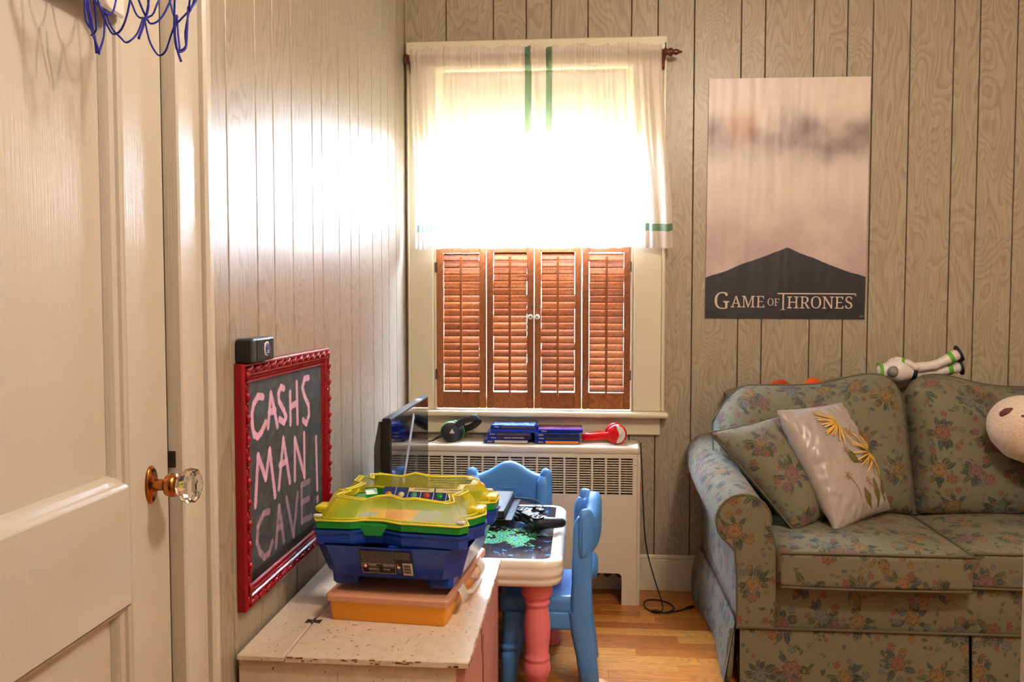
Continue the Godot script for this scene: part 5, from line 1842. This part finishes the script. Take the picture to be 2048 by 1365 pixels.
	for q in [[-0.0425, -0.0118, 0.026], [-0.0425, -0.0142, 0.020], [-0.0085, -0.0118, 0.026], [-0.0085, -0.0142, 0.024], [-0.0425, -0.0232, 0.024], [-0.0425, -0.0258, 0.026], [-0.0085, -0.0240, 0.025]]:
		part("print_line", box(Vector3(q[0], q[1] - 0.0005, 0.0006), Vector3(q[0] + q[2], q[1] + 0.0005, 0.0009)), M.label_grey, lb)
	part("mark_red", lathe([Vector2(0.0022, 0), Vector2(0.0022, 0.0011), Vector2(0, 0.0011)], 12, Vector3(0.0255, -0.004, 0), Basis(Vector3(1, 0, 0), PI / 2)), M.sticker_red, lb)
	part("mark_oval", lathe([Vector2(0.0040, 0), Vector2(0.0040, 0.0011), Vector2(0, 0.0011)], 16, Vector3(0.0275, -0.0115, 0), Basis(Vector3(1, 0, 0), PI / 2)), M.sticker_cream, lb)
	part("mark_square", box(Vector3(-0.0048, -0.0048, 0), Vector3(0.0048, 0.0048, 0.0011)), M.badge_blue, lb, Vector3(0.0285, -0.0215, 0), Vector3(0, 0, 8))
	var bc := part("barcode", box(Vector3(0.0375, -0.0310, 0), Vector3(0.0600, 0.0005, 0.0010)), M.label_white, lb)
	for k in 9: part("bar", box(Vector3(0.0395, -0.0040 - k * 0.0027, 0.0008), Vector3(0.0555, -0.0030 - k * 0.0027 + 0.0005 * (k % 3), 0.0013)), M.label_black, bc)


# ================= play table and chairs =================
func build_table():
	var o := thing("play_table", "white plastic play table with pink turned legs beside the chest", "table", Vector3(-0.3625, 0, -2.6425))
	var w := 0.625
	var d := 0.665
	var base := rrect(w, d, 0.065, 7)
	var st := S()
	var rings := []
	for e in [[0.030, 0.352], [0.012, 0.349], [0.006, 0.352], [0.003, 0.366], [0.006, 0.372], [0.001, 0.377], [0.0, 0.392], [0.004, 0.399], [0.002, 0.404], [0.003, 0.414], [0.008, 0.4205], [0.015, 0.4250], [0.022, 0.4255], [0.028, 0.4235], [0.034, 0.4215], [0.06, 0.4215]]:
		rings.append(level(shrink(base, e[0]), e[1]))
	add_rings(st, rings, true, true, 0)
	part("tabletop", done(st), M.table_white, o)
	var prof := [Vector2(0, 0), Vector2(0.030, 0), Vector2(0.033, 0.006), Vector2(0.030, 0.03), Vector2(0.027, 0.055), Vector2(0.027, 0.062), Vector2(0.034, 0.070), Vector2(0.0385, 0.085), Vector2(0.0395, 0.098), Vector2(0.037, 0.112), Vector2(0.034, 0.118), Vector2(0.0375, 0.122), Vector2(0.0375, 0.128), Vector2(0.033, 0.134), Vector2(0.034, 0.155), Vector2(0.0375, 0.185), Vector2(0.0385, 0.212), Vector2(0.036, 0.245), Vector2(0.032, 0.270), Vector2(0.032, 0.276), Vector2(0.0365, 0.281), Vector2(0.0365, 0.288), Vector2(0.034, 0.292), Vector2(0.034, 0.297), Vector2(0.042, 0.304), Vector2(0.0445, 0.312), Vector2(0.0445, 0.350), Vector2(0, 0.350)]
	var leg := lathe(prof, 28)
	for q in [Vector2(0.2365, 0.2535), Vector2(-0.2365, 0.2535), Vector2(0.2605, -0.155), Vector2(-0.2365, -0.155)]:
		part("leg", leg, M.leg_pink, o, Vector3(q.x, 0, q.y))


func section(c: Vector3, hx: float, hz: float, n := 16, p := 3.2) -> Array:
	var r := []
	for k in n:
		var a := TAU * k / n
		var x := cos(a)
		var y := sin(a)
		r.append(c + Vector3(signf(x) * pow(absf(x), 2.0 / p) * hx, 0, -signf(y) * pow(absf(y), 2.0 / p) * hz))
	return r


func build_chairs():
	var o := thing("play_chair", "light blue plastic child's chair drawn up at the side of the play table", "chair", Vector3(-0.112, 0, -2.580), Vector3(0, -90, 0), "play chairs")
	var B: Material = M.chair_blue
	# seat: dished slab with a thick skirt
	var warp := func(p: Vector3) -> Vector3:
		var q := p
		if p.y > 0.265: q.y -= 0.012 * (1 - pow(clampf(p.x / 0.13, -1, 1), 2)) * (1 - pow(clampf(p.z / 0.115, -1, 1), 2))
		return q
	part("seat", rbox(Vector3(0, 0.254, 0.003), Vector3(0.272, 0.056, 0.250), 0.017, 4, 8, warp), B, o)
	# backrest: curved panel with a scalloped top and two round ears
	var top := func(s: float) -> float:
		var a := absf(s)
		var ear := 0.512 + 0.030 * sqrt(maxf(0.0, 1.0 - pow((a - 0.862) / 0.139, 2.0)))
		return maxf(0.513 + 0.049 * exp(-pow(a / 0.46, 2.0)), ear)
	var st := S()
	var fn := func(u: float, v: float) -> Vector3:
		var s := u * 2 - 1
		var a := TAU * v + 0.0
		var y1: float = top.call(s)
		var y0 := 0.405 + 0.02 * exp(-pow(s / 0.5, 2.0))
		var cy := (y0 + y1) / 2
		var hy := (y1 - y0) / 2
		var th := 0.023 * pow(maxf(1 - pow(absf(s), 8.0), 0), 0.5) + 0.0006
		var c := cos(a)
		var n := sin(a)
		var y := cy + signf(n) * pow(absf(n), 0.55) * hy
		var z := signf(c) * pow(absf(c), 0.6) * th
		return Vector3(s * 0.156, y, -0.150 + 0.036 * s * s + z)
	grid(st, 84, 24, fn, Vector2.ONE, 0, true)
	part("backrest", done(st), B, o)
	# uprights and a lower back rail
	for s in [-1.0, 1.0]:
		var p := S()
		var rings := []
		for e in [[0.225, 0.024, 0.030, -0.112], [0.262, 0.024, 0.032, -0.112], [0.33, 0.023, 0.029, -0.113], [0.38, 0.0235, 0.030, -0.114], [0.43, 0.0225, 0.027, -0.114], [0.47, 0.022, 0.026, -0.113], [0.50, 0.020, 0.022, -0.113], [0.515, 0.010, 0.012, -0.113]]:
			rings.append(section(Vector3(s * 0.124, e[0], e[3]), e[1], e[2]))
		add_rings(p, rings, true, true, 0)
		part("upright", done(p), B, o)
	var lr := S()
	var fr := func(u: float, v: float) -> Vector3:
		var s := u * 2 - 1
		var a := TAU * v
		var hy := 0.028 + 0.012 * cos(s * 4.0)
		return Vector3(s * 0.118, 0.335 + signf(sin(a)) * pow(absf(sin(a)), 0.6) * hy, -0.146 + 0.036 * s * s + cos(a) * 0.018)
	grid(lr, 24, 16, fr, Vector2.ONE, 0, true)
	part("back_rail", done(lr), B, o)
	# legs: turned in front, plain and splayed behind, with side aprons between
	for s in [-1.0, 1.0]:
		var f := S()
		var rings := []
		for e in [[0.0, 0.021], [0.002, 0.024], [0.085, 0.026], [0.108, 0.028], [0.112, 0.0245], [0.117, 0.0245], [0.121, 0.0285], [0.131, 0.0285], [0.135, 0.0245], [0.140, 0.0245], [0.145, 0.0275], [0.19, 0.0275], [0.235, 0.030]]:
			rings.append(section(Vector3(s * (0.116 - 0.006 * e[0] / 0.235 + 0.006), e[0], 0.102 - 0.012 * e[0] / 0.235), e[1], e[1]))
		add_rings(f, rings, true, true, 0)
		part("leg", done(f), B, o)
		var r := S()
		rings = []
		for e in [[0.0, 0.022, 0.026, -0.140], [0.003, 0.0245, 0.0285, -0.1395], [0.10, 0.025, 0.030, -0.127], [0.17, 0.0255, 0.033, -0.115], [0.235, 0.026, 0.036, -0.108]]:
			rings.append(section(Vector3(s * 0.122, e[0], e[3]), e[1], e[2]))
		add_rings(r, rings, true, true, 0)
		part("leg", done(r), B, o)
		part("apron", rbox(Vector3(s * 0.120, 0.208, -0.01), Vector3(0.036, 0.055, 0.19), 0.010, 3), B, o)
	part("emblem", tube([Vector3(-0.04, 0.478, -0.124), Vector3(-0.03, 0.488, -0.125), Vector3(0.03, 0.488, -0.125), Vector3(0.04, 0.478, -0.124), Vector3(0.03, 0.468, -0.124), Vector3(-0.03, 0.468, -0.124)], 0.0018, 6, true, Vector3.BACK), B, o)
	copy_of(o, "light blue plastic child's chair behind the play table in front of the radiator cover", Vector3(-0.262, 0, -2.905), Vector3(0, 0, 0))


# ================= things on the play table =================
func build_table_things():
	var yt := 0.4215
	# play mat
	var m := thing("play_mat", "dark glossy play mat with green leaf print on the play table", "mat", Vector3(-0.350, yt, -2.655))
	var outline := rrect(0.525, 0.62, 0.025, 5)
	var st := S()
	st.set_smooth_group(-1)
	var ring := level(outline, 0.0016)
	var idx := Geometry2D.triangulate_polygon(PackedVector2Array(outline))
	for k in range(0, idx.size(), 3):
		var P := []
		var U := []
		for j in 3:
			P.append(ring[idx[k + j]])
			var q: Vector2 = outline[idx[k + j]]
			U.append(Vector2(q.x / 0.525 + 0.5, 0.5 - q.y / 0.62))
		if (P[1] - P[0]).cross(P[2] - P[0]).y > 0: tri(st, P[0], P[1], P[2], U[0], U[1], U[2])
		else: tri(st, P[0], P[2], P[1], U[0], U[2], U[1])
	part("print", done(st), M.play_mat, m)
	var ed := S()
	add_rings(ed, [level(outline, 0.0), level(outline, 0.0015)])
	part("sheet", done(ed), M.label_black, m)
	var ym := yt + 0.0017
	# television standing along the left side
	var tv := thing("television", "flat black television turned side-on on the play table", "television", Vector3(-0.545, ym, -2.585))
	part("panel", box(Vector3(-0.006, 0.030, -0.287), Vector3(0.018, 0.396, 0.287), 0.003), M.matte_black, tv)
	part("screen", box(Vector3(0.0165, 0.042, -0.280), Vector3(0.0188, 0.389, 0.280), 0.0005), M.screen_glass, tv)
	var bk := [Vector2(-0.275, 0.0), Vector2(0.275, 0.0), Vector2(0.225, 0.034), Vector2(-0.225, 0.034)]
	var bs := S()
	var r0 := []
	var r1 := []
	var r2 := []
	for q in [[0.05, 0.275], [0.385, 0.275], [0.385, -0.275], [0.05, -0.275]]:
		r0.append(Vector3(-0.006, q[0], q[1]))
		r1.append(Vector3(-0.018, q[0], q[1]))
		r2.append(Vector3(-0.046, 0.08 if q[0] < 0.1 else 0.30, q[1] * 0.80))
	add_rings(bs, [r0, r1, r2])
	part("rear_housing", done(bs), M.tv_back, tv)
	for z in [-0.19, 0.19]:
		part("foot", box(Vector3(-0.055, 0, z - 0.012), Vector3(0.060, 0.008, z + 0.012), 0.002), M.matte_black, tv)
		part("foot_stem", box(Vector3(-0.004, 0.008, z - 0.01), Vector3(0.010, 0.032, z + 0.01), 0.002), M.matte_black, tv)
	var screen_strip := part("pale_strip", box(Vector3(0.0186, -0.120, -0.0125), Vector3(0.0194, 0.120, 0.0125)), M.silvery_strip, tv, Vector3(0, 0.275, 0.045), Vector3(-42, 0, 0))  # thin pale strip set slantwise over the screen
	screen_strip.set_meta("label", "pale silvery strip across the screen")
	# console: two stacked black slabs
	var c := thing("game_console", "flat black game console in two slabs on the play mat", "console", Vector3(-0.345, ym, -2.815), Vector3(0, -2, 0))
	var lo := S()
	add_rings(lo, [level(rrect(0.215, 0.27, 0.004, 2), 0.0), level(rrect(0.246, 0.286, 0.004, 2), 0.022), level(rrect(0.244, 0.284, 0.004, 2), 0.0235)])
	part("lower_slab", done(lo), M.console_black, c, Vector3(0.005, 0, 0.004))
	part("gap", box(Vector3(-0.115, 0.0235, -0.13), Vector3(0.098, 0.027, 0.13)), M.label_black, c)
	part("upper_slab", box(Vector3(-0.125, 0.027, -0.143), Vector3(0.104, 0.050, 0.145), 0.0025), M.console_black, c)
	part("groove", box(Vector3(0.035, 0.0497, -0.140), Vector3(0.037, 0.0503, 0.140)), M.label_black, c)
	# controller
	build_controller(Vector3(-0.150, ym, -2.660))
	# red knob and lead behind the console
	var jb := thing("red_ball", "small red ball lying on the black console beside the yellow lid", "ball", Vector3(-0.352, ym + 0.050, -2.905))
	part("shell", lathe([Vector2(0, 0), Vector2(0.008, 0.0013), Vector2(0.0145, 0.005), Vector2(0.0185, 0.012), Vector2(0.020, 0.020), Vector2(0.0185, 0.028), Vector2(0.0145, 0.035), Vector2(0.008, 0.0387), Vector2(0, 0.040)], 24), M.ball_red, jb)
	var w := thing("console_lead", "thin black lead curling behind the game console", "cord")
	part("lead", tube(smooth_path([Vector3(-0.238, ym + 0.030, -2.945), Vector3(-0.20, ym + 0.024, -2.960), Vector3(-0.165, ym + 0.020, -2.955), Vector3(-0.135, ym + 0.006, -2.93), Vector3(-0.15, ym + 0.003, -2.89), Vector3(-0.165, ym + 0.003, -2.84)], 6), 0.0024, 7), M.cord_black, w)


func build_controller(at: Vector3):
	var o := thing("game_controller", "black game controller with twin sticks resting on the play mat", "controller", at + Vector3(0, 0.012, 0), Vector3(-6, 120, 0))
	# local: x across, z towards the player, y up
	var B := [
		[Vector3(-0.050, 0.020, -0.012), Vector3(0.050, 0.020, -0.012), 0.020, 0.020],
		[Vector3(-0.040, 0.020, 0.012), Vector3(0.040, 0.020, 0.012), 0.017, 0.017],
		[Vector3(-0.058, 0.020, -0.010), Vector3(-0.072, 0.010, 0.060), 0.021, 0.015],
		[Vector3(0.058, 0.020, -0.010), Vector3(0.072, 0.010, 0.060), 0.021, 0.015]]
	part("shell", blob(B, 0.004, 0.010), M.black_plastic, o)
	part("touch_pad", rbox(Vector3(0, 0.0385, -0.017), Vector3(0.052, 0.005, 0.026), 0.002, 2), M.matte_black, o)
	for s in [-1.0, 1.0]:
		var k := part("stick", lathe([Vector2(0.0115, 0.0), Vector2(0.0115, 0.004), Vector2(0.006, 0.006), Vector2(0.006, 0.011), Vector2(0.0095, 0.013), Vector2(0.0098, 0.016), Vector2(0.0085, 0.0172), Vector2(0.006, 0.0158), Vector2(0, 0.0155)], 20), M.matte_black, o, Vector3(s * 0.025, 0.034, 0.018))
		k.name = k.name
		part("pad_disc", lathe([Vector2(0.019, 0.0), Vector2(0.019, 0.002), Vector2(0.017, 0.0028), Vector2(0, 0.0028)], 24), M.console_black, o, Vector3(s * 0.056, 0.0388, -0.010))
		for q in [Vector2(0, 0.0095), Vector2(0, -0.0095), Vector2(0.0095, 0), Vector2(-0.0095, 0)]:
			if s > 0: part("button", lathe([Vector2(0.0045, 0), Vector2(0.0045, 0.002), Vector2(0.0035, 0.0028), Vector2(0, 0.003)], 14), M.matte_black, o, Vector3(s * 0.056 + q.x, 0.0412, -0.010 + q.y))
			else: part("arrow_key", rbox(Vector3.ZERO, Vector3(0.0075, 0.004, 0.0075), 0.0015, 2), M.matte_black, o, Vector3(s * 0.056 + q.x, 0.0425, -0.010 + q.y))
		part("trigger", rbox(Vector3(s * 0.052, 0.014, -0.034), Vector3(0.026, 0.018, 0.014), 0.005, 3), M.black_plastic, o)
		part("shoulder_button", rbox(Vector3(s * 0.052, 0.030, -0.031), Vector3(0.028, 0.008, 0.008), 0.003, 2), M.black_plastic, o)
	part("light_bar", box(Vector3(-0.018, 0.018, -0.0335), Vector3(0.018, 0.026, -0.0315), 0.001), M.speaker_grey, o)


# ================= things on the radiator cover =================
func game_case(x: float, y: float, z: float, turn: float, label: String, sleeve: Material, words: String, cover: Material, flipped := false, ink: Material = null):
	var o := thing("game_case", label, "game case", Vector3(x, y, z), Vector3(0, turn, 0), "game cases on the radiator cover")
	# spine faces the room (+z); 170 long, 135 deep, 14 high
	part("shell", box(Vector3(-0.085, 0.0, -0.1345), Vector3(0.085, 0.0138, 0.0), 0.0018), M.case_blue, o)
	if not flipped:
		part("spine_sleeve", box(Vector3(-0.044, 0.0022, -0.001), Vector3(0.082, 0.0116, 0.0005)), sleeve, o)
		var cap_ := part("spine_cap", box(Vector3(-0.082, 0.0022, -0.001), Vector3(-0.0445, 0.0116, 0.0005)), M.sleeve_blue, o)
		text("lettering", "PS4", 0.018, 0.0052, M.label_white, cap_, Vector3(-0.061, 0.0069, 0.0007), Vector3.ZERO, "Droid Sans", 0.0005, true)
		if words: text("lettering", words, minf(0.0055 * words.length(), 0.075), 0.0055, M.label_white if ink == null else ink, o, Vector3(0.018, 0.0069, 0.0007), Vector3.ZERO, "Droid Sans", 0.0005, true)
	if cover: part("cover_sheet", box(Vector3(-0.078, 0.0136, -0.128), Vector3(0.080, 0.0142, -0.006)), cover, o)


func build_radiator_things():
	var y := 0.6003
	var z := -3.190
	var h := 0.0140
	game_case(-0.288, y, z - 0.010, 0.0, "blue game case with cream spine label at the bottom of its stack", M.sleeve_cream, "", null)
	game_case(-0.276, y + h, z - 0.016, 1.5, "blue game case with maroon spine and white lettering near the bottom of its stack", M.sleeve_maroon, "MARVEL SPIDER-MAN", null)
	game_case(-0.278, y + 2 * h, z - 0.010, 0.0, "blue game case with grey-brown spine above the maroon one", M.sleeve_brown, "", null)
	game_case(-0.262, y + 3 * h, z - 0.012, -2.0, "plain blue game case turned with its opening to the room", M.sleeve_blue, "", null, true)
	game_case(-0.262, y + 4 * h, z - 0.008, -2.0, "blue game case with pale cover on top of the taller stack", M.sleeve_brown, "", M.cover_0)
	game_case(-0.094, y, z - 0.010, 0.0, "blue game case with orange spine label at the bottom beside the red headphones", M.sleeve_orange, "", null)
	game_case(-0.092, y + h, z - 0.012, 0.0, "blue game case with slate spine on top of the orange one", M.sleeve_slate, "", null)
	game_case(-0.094, y + 2 * h, z - 0.008, 0.0, "blue game case with dark night-blue spine and small orange mark", M.sleeve_night, "", null)
	game_case(-0.082, y + 3 * h, z - 0.014, 1.5, "blue game case with reddish violet cover on top of the shorter stack", M.sleeve_blue, "", M.cover_1)
	# black headset
	var a := thing("headset", "black gaming headset with green trim on the radiator cover", "headphones", Vector3(-0.505, y, -3.245))
	var turn := Basis(Vector3(0, 0, 1), 0.0)
	for s in [0.0, 1.0]:
		var cup := part("ear_cup", lathe([Vector2(0, -0.016), Vector2(0.034, -0.016), Vector2(0.039, -0.010), Vector2(0.039, 0.004), Vector2(0.034, 0.011), Vector2(0.018, 0.014), Vector2(0, 0.0145)], 30), M.matte_black, a, Vector3(0.004 + s * 0.012, 0.040, 0.030 - s * 0.062), Vector3(82 if s < 0.5 else -82, 0, -14))
		part("green_ring", lathe([Vector2(0.0385, -0.019), Vector2(0.0405, -0.016), Vector2(0.0385, -0.0125)], 30), M.headphone_green, cup)
		part("ear_pad", lathe([Vector2(0.018, -0.030), Vector2(0.030, -0.032), Vector2(0.037, -0.026), Vector2(0.036, -0.018), Vector2(0.018, -0.017)], 26), M.matte_black, cup)
		if s < 0.5: part("emblem", prism([Vector2(-0.010, -0.008), Vector2(0.010, -0.008), Vector2(0.0, 0.010)], 0.0006), M.label_white, cup, Vector3(0.002, 0.0142, -0.002), Vector3(-90, 0, 0))
	var band := []
	band = smooth_path([Vector3(0.010, 0.050, 0.032), Vector3(0.045, 0.078, 0.026), Vector3(0.085, 0.092, 0.010), Vector3(0.106, 0.088, -0.012), Vector3(0.100, 0.070, -0.032), Vector3(0.070, 0.048, -0.044), Vector3(0.030, 0.036, -0.044)], 5)
	part("headband", tube(band, 0.0042, 10, false, Vector3(-0.5, 0.85, 0.15), 3.2), M.matte_black, a)
	part("microphone", tube(smooth_path([Vector3(-0.02, 0.030, 0.040), Vector3(-0.045, 0.020, 0.048), Vector3(-0.065, 0.008, 0.050), Vector3(-0.085, 0.004, 0.050)], 5), [0.005, 0.0048, 0.0046, 0.0044, 0.0042, 0.004, 0.0038, 0.0036, 0.0034, 0.0032, 0.003, 0.003, 0.0028, 0.0026, 0.0024, 0.0024], 8), M.matte_black, a)
	# red headphones
	var b := thing("headphones", "glossy red headphones with white side panel on the radiator cover", "headphones", Vector3(0.120, y, -3.245))
	for s in [0.0, 1.0]:
		var cup := part("ear_cup", lathe([Vector2(0, -0.012), Vector2(0.032, -0.012), Vector2(0.0375, -0.006), Vector2(0.0375, 0.004), Vector2(0.032, 0.012), Vector2(0.016, 0.0165), Vector2(0, 0.017)], 30), M.headphone_red, b, Vector3(0.012 - s * 0.006, 0.038, 0.030 - s * 0.056), Vector3(84 if s < 0.5 else -84, 0, 10))
		part("ear_pad", lathe([Vector2(0.016, -0.026), Vector2(0.030, -0.027), Vector2(0.035, -0.021), Vector2(0.034, -0.013), Vector2(0.016, -0.012)], 26), M.black_plastic, cup)
		if s < 0.5:
			var poly := []
			for k in 13: poly.append(Vector2(cos(-PI / 2 + PI * k / 12) * 0.0335, sin(-PI / 2 + PI * k / 12) * 0.0335))
			for k in 9: poly.append(Vector2(0.012 * sin(PI * (k + 1) / 10.0) - 0.001, lerpf(0.031, -0.031, (k + 1) / 10.0)))
			var sh := S()
			var rr := []
			for e in [[0.98, 0.0], [0.98, 0.0160], [0.90, 0.0174]]:
				var ring := []
				for p in poly: ring.append(Vector3(p.x * e[0], 0.003 + (e[1] - 0.004 * pow(p.length() / 0.0335, 2.0) if e[1] > 0.0 else 0.0), -p.y * e[0]))
				rr.append(ring)
			add_rings(sh, rr, true, true, -1)
			var pn := part("side_panel", done(sh), M.board_white, cup)
			pn.set_meta("label", "white half panel with dark edge")
			var ln := []
			for k in 11: ln.append(Vector3(0.012 * sin(PI * k / 10.0) - 0.001, 0.0178 - 0.0035 * pow((k - 5) / 5.0, 2.0), -lerpf(0.032, -0.032, k / 10.0)))
			part("dark_line", tube(ln, 0.0016, 6), M.black_plastic, cup)
	var rb := []
	for k in 21:
		var t := k / 20.0
		var w := PI * t
		rb.append(Vector3(-0.006 - 0.108 * sin(w), 0.034 - 0.012 * sin(w), 0.036 - 0.068 * t))
	part("headband", tube(rb, 0.0048, 10, false, Vector3(0.2, 0.98, 0.0), 3.0), M.headphone_red, b)
	var ib := []
	for k in 9:
		var w := PI * lerpf(0.35, 0.65, k / 8.0)
		ib.append(Vector3(-0.002 - 0.106 * sin(w), 0.036 - 0.012 * sin(w), 0.036 - 0.068 * lerpf(0.35, 0.65, k / 8.0)))
	part("band_padding", tube(ib, 0.0055, 10, false, Vector3(0.2, 0.98, 0.0), 2.2), M.board_white, b)


# ================= poster, hoop, cords =================
func build_poster():
	var o := thing("poster", "tall misty mauve poster with a dark lower part and white title on the panelling", "poster", Vector3(0.776, 1.532, BACK + 0.003), Vector3(0, 0, -0.35))
	var W := 0.600
	var H := 0.916
	var ns := noise(14, 1.0, 2)
	var st := S()
	var fn := func(u: float, v: float) -> Vector3:
		# long soft ripples of hung paper
		var r: float = 0.0010 * ns.get_noise_2d(u * 12.0, v * 1.6) + 0.0006 * ns.get_noise_2d(u * 26.0 + 5, v * 2.4)
		return Vector3((u - 0.5) * W, (v - 0.5) * H, 0.0022 + r)
	grid(st, 72, 40, fn)
	part("sheet", done(st), M.poster_print, o)
	# title line
	var ink: Material = M.poster_ink
	var px := func(x: float) -> float: return (x / 2048.0 * 320.0 + 1420.0 - 1411.0) / 318.0 * W - W / 2
	var py := func(y: float) -> float: return H / 2 - (560.0 + y / 512.0 * 80.0 - 155.5) / 483.0 * H
	for t in [["G", 62, 250, 160, 380], ["AME", 270, 700, 208, 358], ["OF", 742, 888, 238, 334], ["HRONES", 990, 1815, 208, 366]]:
		var a: float = px.call(t[1])
		var b: float = px.call(t[2])
		var c: float = py.call(t[3])
		var d: float = py.call(t[4])
		text("lettering", t[0], b - a, c - d, ink, o, Vector3((a + b) / 2, (c + d) / 2, 0.0056), Vector3.ZERO, "Droid Serif", 0.0008)
	part("lettering", box(Vector3(px.call(930), py.call(382), 0.0052), Vector3(px.call(950), py.call(180), 0.0060)), ink, o)
	part("lettering", box(Vector3(px.call(865), py.call(184), 0.0052), Vector3(px.call(1860), py.call(168), 0.0060)), ink, o)
	part("lettering", box(Vector3(px.call(905), py.call(388), 0.0052), Vector3(px.call(972), py.call(380), 0.0060)), ink, o)
	part("lettering", box(Vector3(px.call(1846), py.call(205), 0.0052), Vector3(px.call(1862), py.call(170), 0.0060)), ink, o)
	part("small_print", box(Vector3(px.call(1912), py.call(472), 0.0050), Vector3(px.call(1960), py.call(454), 0.0056)), M.label_grey, o)


func build_hoop():
	var o := thing("toy_basketball_hoop", "toy basketball hoop with blue cord net hung on the cream door", "hoop", Vector3(-0.598, 1.600, -1.120))
	var R := 0.082
	part("backboard", box(Vector3(-0.098, -0.03, -0.13), Vector3(-0.090, 0.19, 0.13), 0.003), M.board_white, o)
	var rim := []
	for k in 32: rim.append(Vector3(cos(TAU * k / 32) * R, 0, sin(TAU * k / 32) * R))
	part("rim", tube(rim, 0.0042, 8, true), M.rim_red, o)
	part("arm", box(Vector3(-0.091, -0.006, -0.012), Vector3(-0.080, 0.006, 0.012), 0.001), M.rim_red, o)
	# net: two crossing rounds of looped cord
	var r := RandomNumberGenerator.new()
	r.seed = 9
	var n := 8
	for lay in 2:
		for k in n:
			var a0 := TAU * (k + 0.5 * lay) / n
			var a1 := TAU * (k + 1 + 0.5 * lay) / n
			var y0 := 0.0 if lay == 0 else -0.052
			var y1 := -0.058 + r.randf_range(-0.008, 0.008) if lay == 0 else -0.104 + r.randf_range(-0.016, 0.014)
			var q0 := R if lay == 0 else R * 0.80
			var q1 := R * 0.80 if lay == 0 else R * 0.70
			var pts := []
			for i in 7:
				var t := i / 6.0
				var a := lerpf(a0, a1, t) + r.randf_range(-0.04, 0.04)
				var d := sin(PI * t)
				var q := lerpf(q0, q1, d) + r.randf_range(-0.003, 0.003)
				pts.append(Vector3(cos(a) * q, lerpf(y0, y1, pow(d, 0.8)), sin(a) * q))
			part("net_cord", tube(smooth_path(pts, 3), 0.0014, 6), M.net_blue, o)
	for k in 3:
		var a := TAU * k / 3 + 0.9
		part("net_cord", tube(smooth_path([Vector3(cos(a) * R * 0.8, -0.05, sin(a) * R * 0.8), Vector3(cos(a) * R * 0.76, -0.075, sin(a) * R * 0.74), Vector3(cos(a + 0.1) * R * 0.74, -0.10, sin(a + 0.1) * R * 0.72), Vector3(cos(a + 0.2) * R * 0.76, -0.118, sin(a + 0.2) * R * 0.74)], 4), 0.0017, 6), M.net_blue, o)


func build_cords():
	var o := thing("power_cord", "thin black cord hanging beside the radiator cover and looped on the floor", "cord")
	part("cord", tube(smooth_path([Vector3(0.224, 0.60, -3.26), Vector3(0.228, 0.50, -3.24), Vector3(0.232, 0.40, -3.235), Vector3(0.240, 0.26, -3.24), Vector3(0.256, 0.16, -3.25), Vector3(0.285, 0.06, -3.24), Vector3(0.303, 0.006, -3.20), Vector3(0.300, 0.003, -3.13), Vector3(0.285, 0.003, -3.095), Vector3(0.258, 0.004, -3.10), Vector3(0.236, 0.003, -3.15), Vector3(0.246, 0.003, -3.215), Vector3(0.290, 0.003, -3.225), Vector3(0.332, 0.003, -3.19), Vector3(0.342, 0.003, -3.135), Vector3(0.315, 0.003, -3.10), Vector3(0.285, 0.005, -3.088), Vector3(0.262, 0.008, -3.098), Vector3(0.30, 0.006, -3.085), Vector3(0.345, 0.003, -3.11), Vector3(0.385, 0.003, -3.14)], 6), 0.0024, 7), M.cord_black, o)
	part("plug", tube([Vector3(0.385, 0.005, -3.14), Vector3(0.40, 0.0055, -3.15), Vector3(0.418, 0.0055, -3.162)], [0.003, 0.0055, 0.005], 8), M.cord_black, o)
	part("wrap", tube([Vector3(0.254, 0.006, -3.096), Vector3(0.272, 0.007, -3.092), Vector3(0.290, 0.006, -3.088)], [0.004, 0.0075, 0.004], 8), M.cord_black, o)
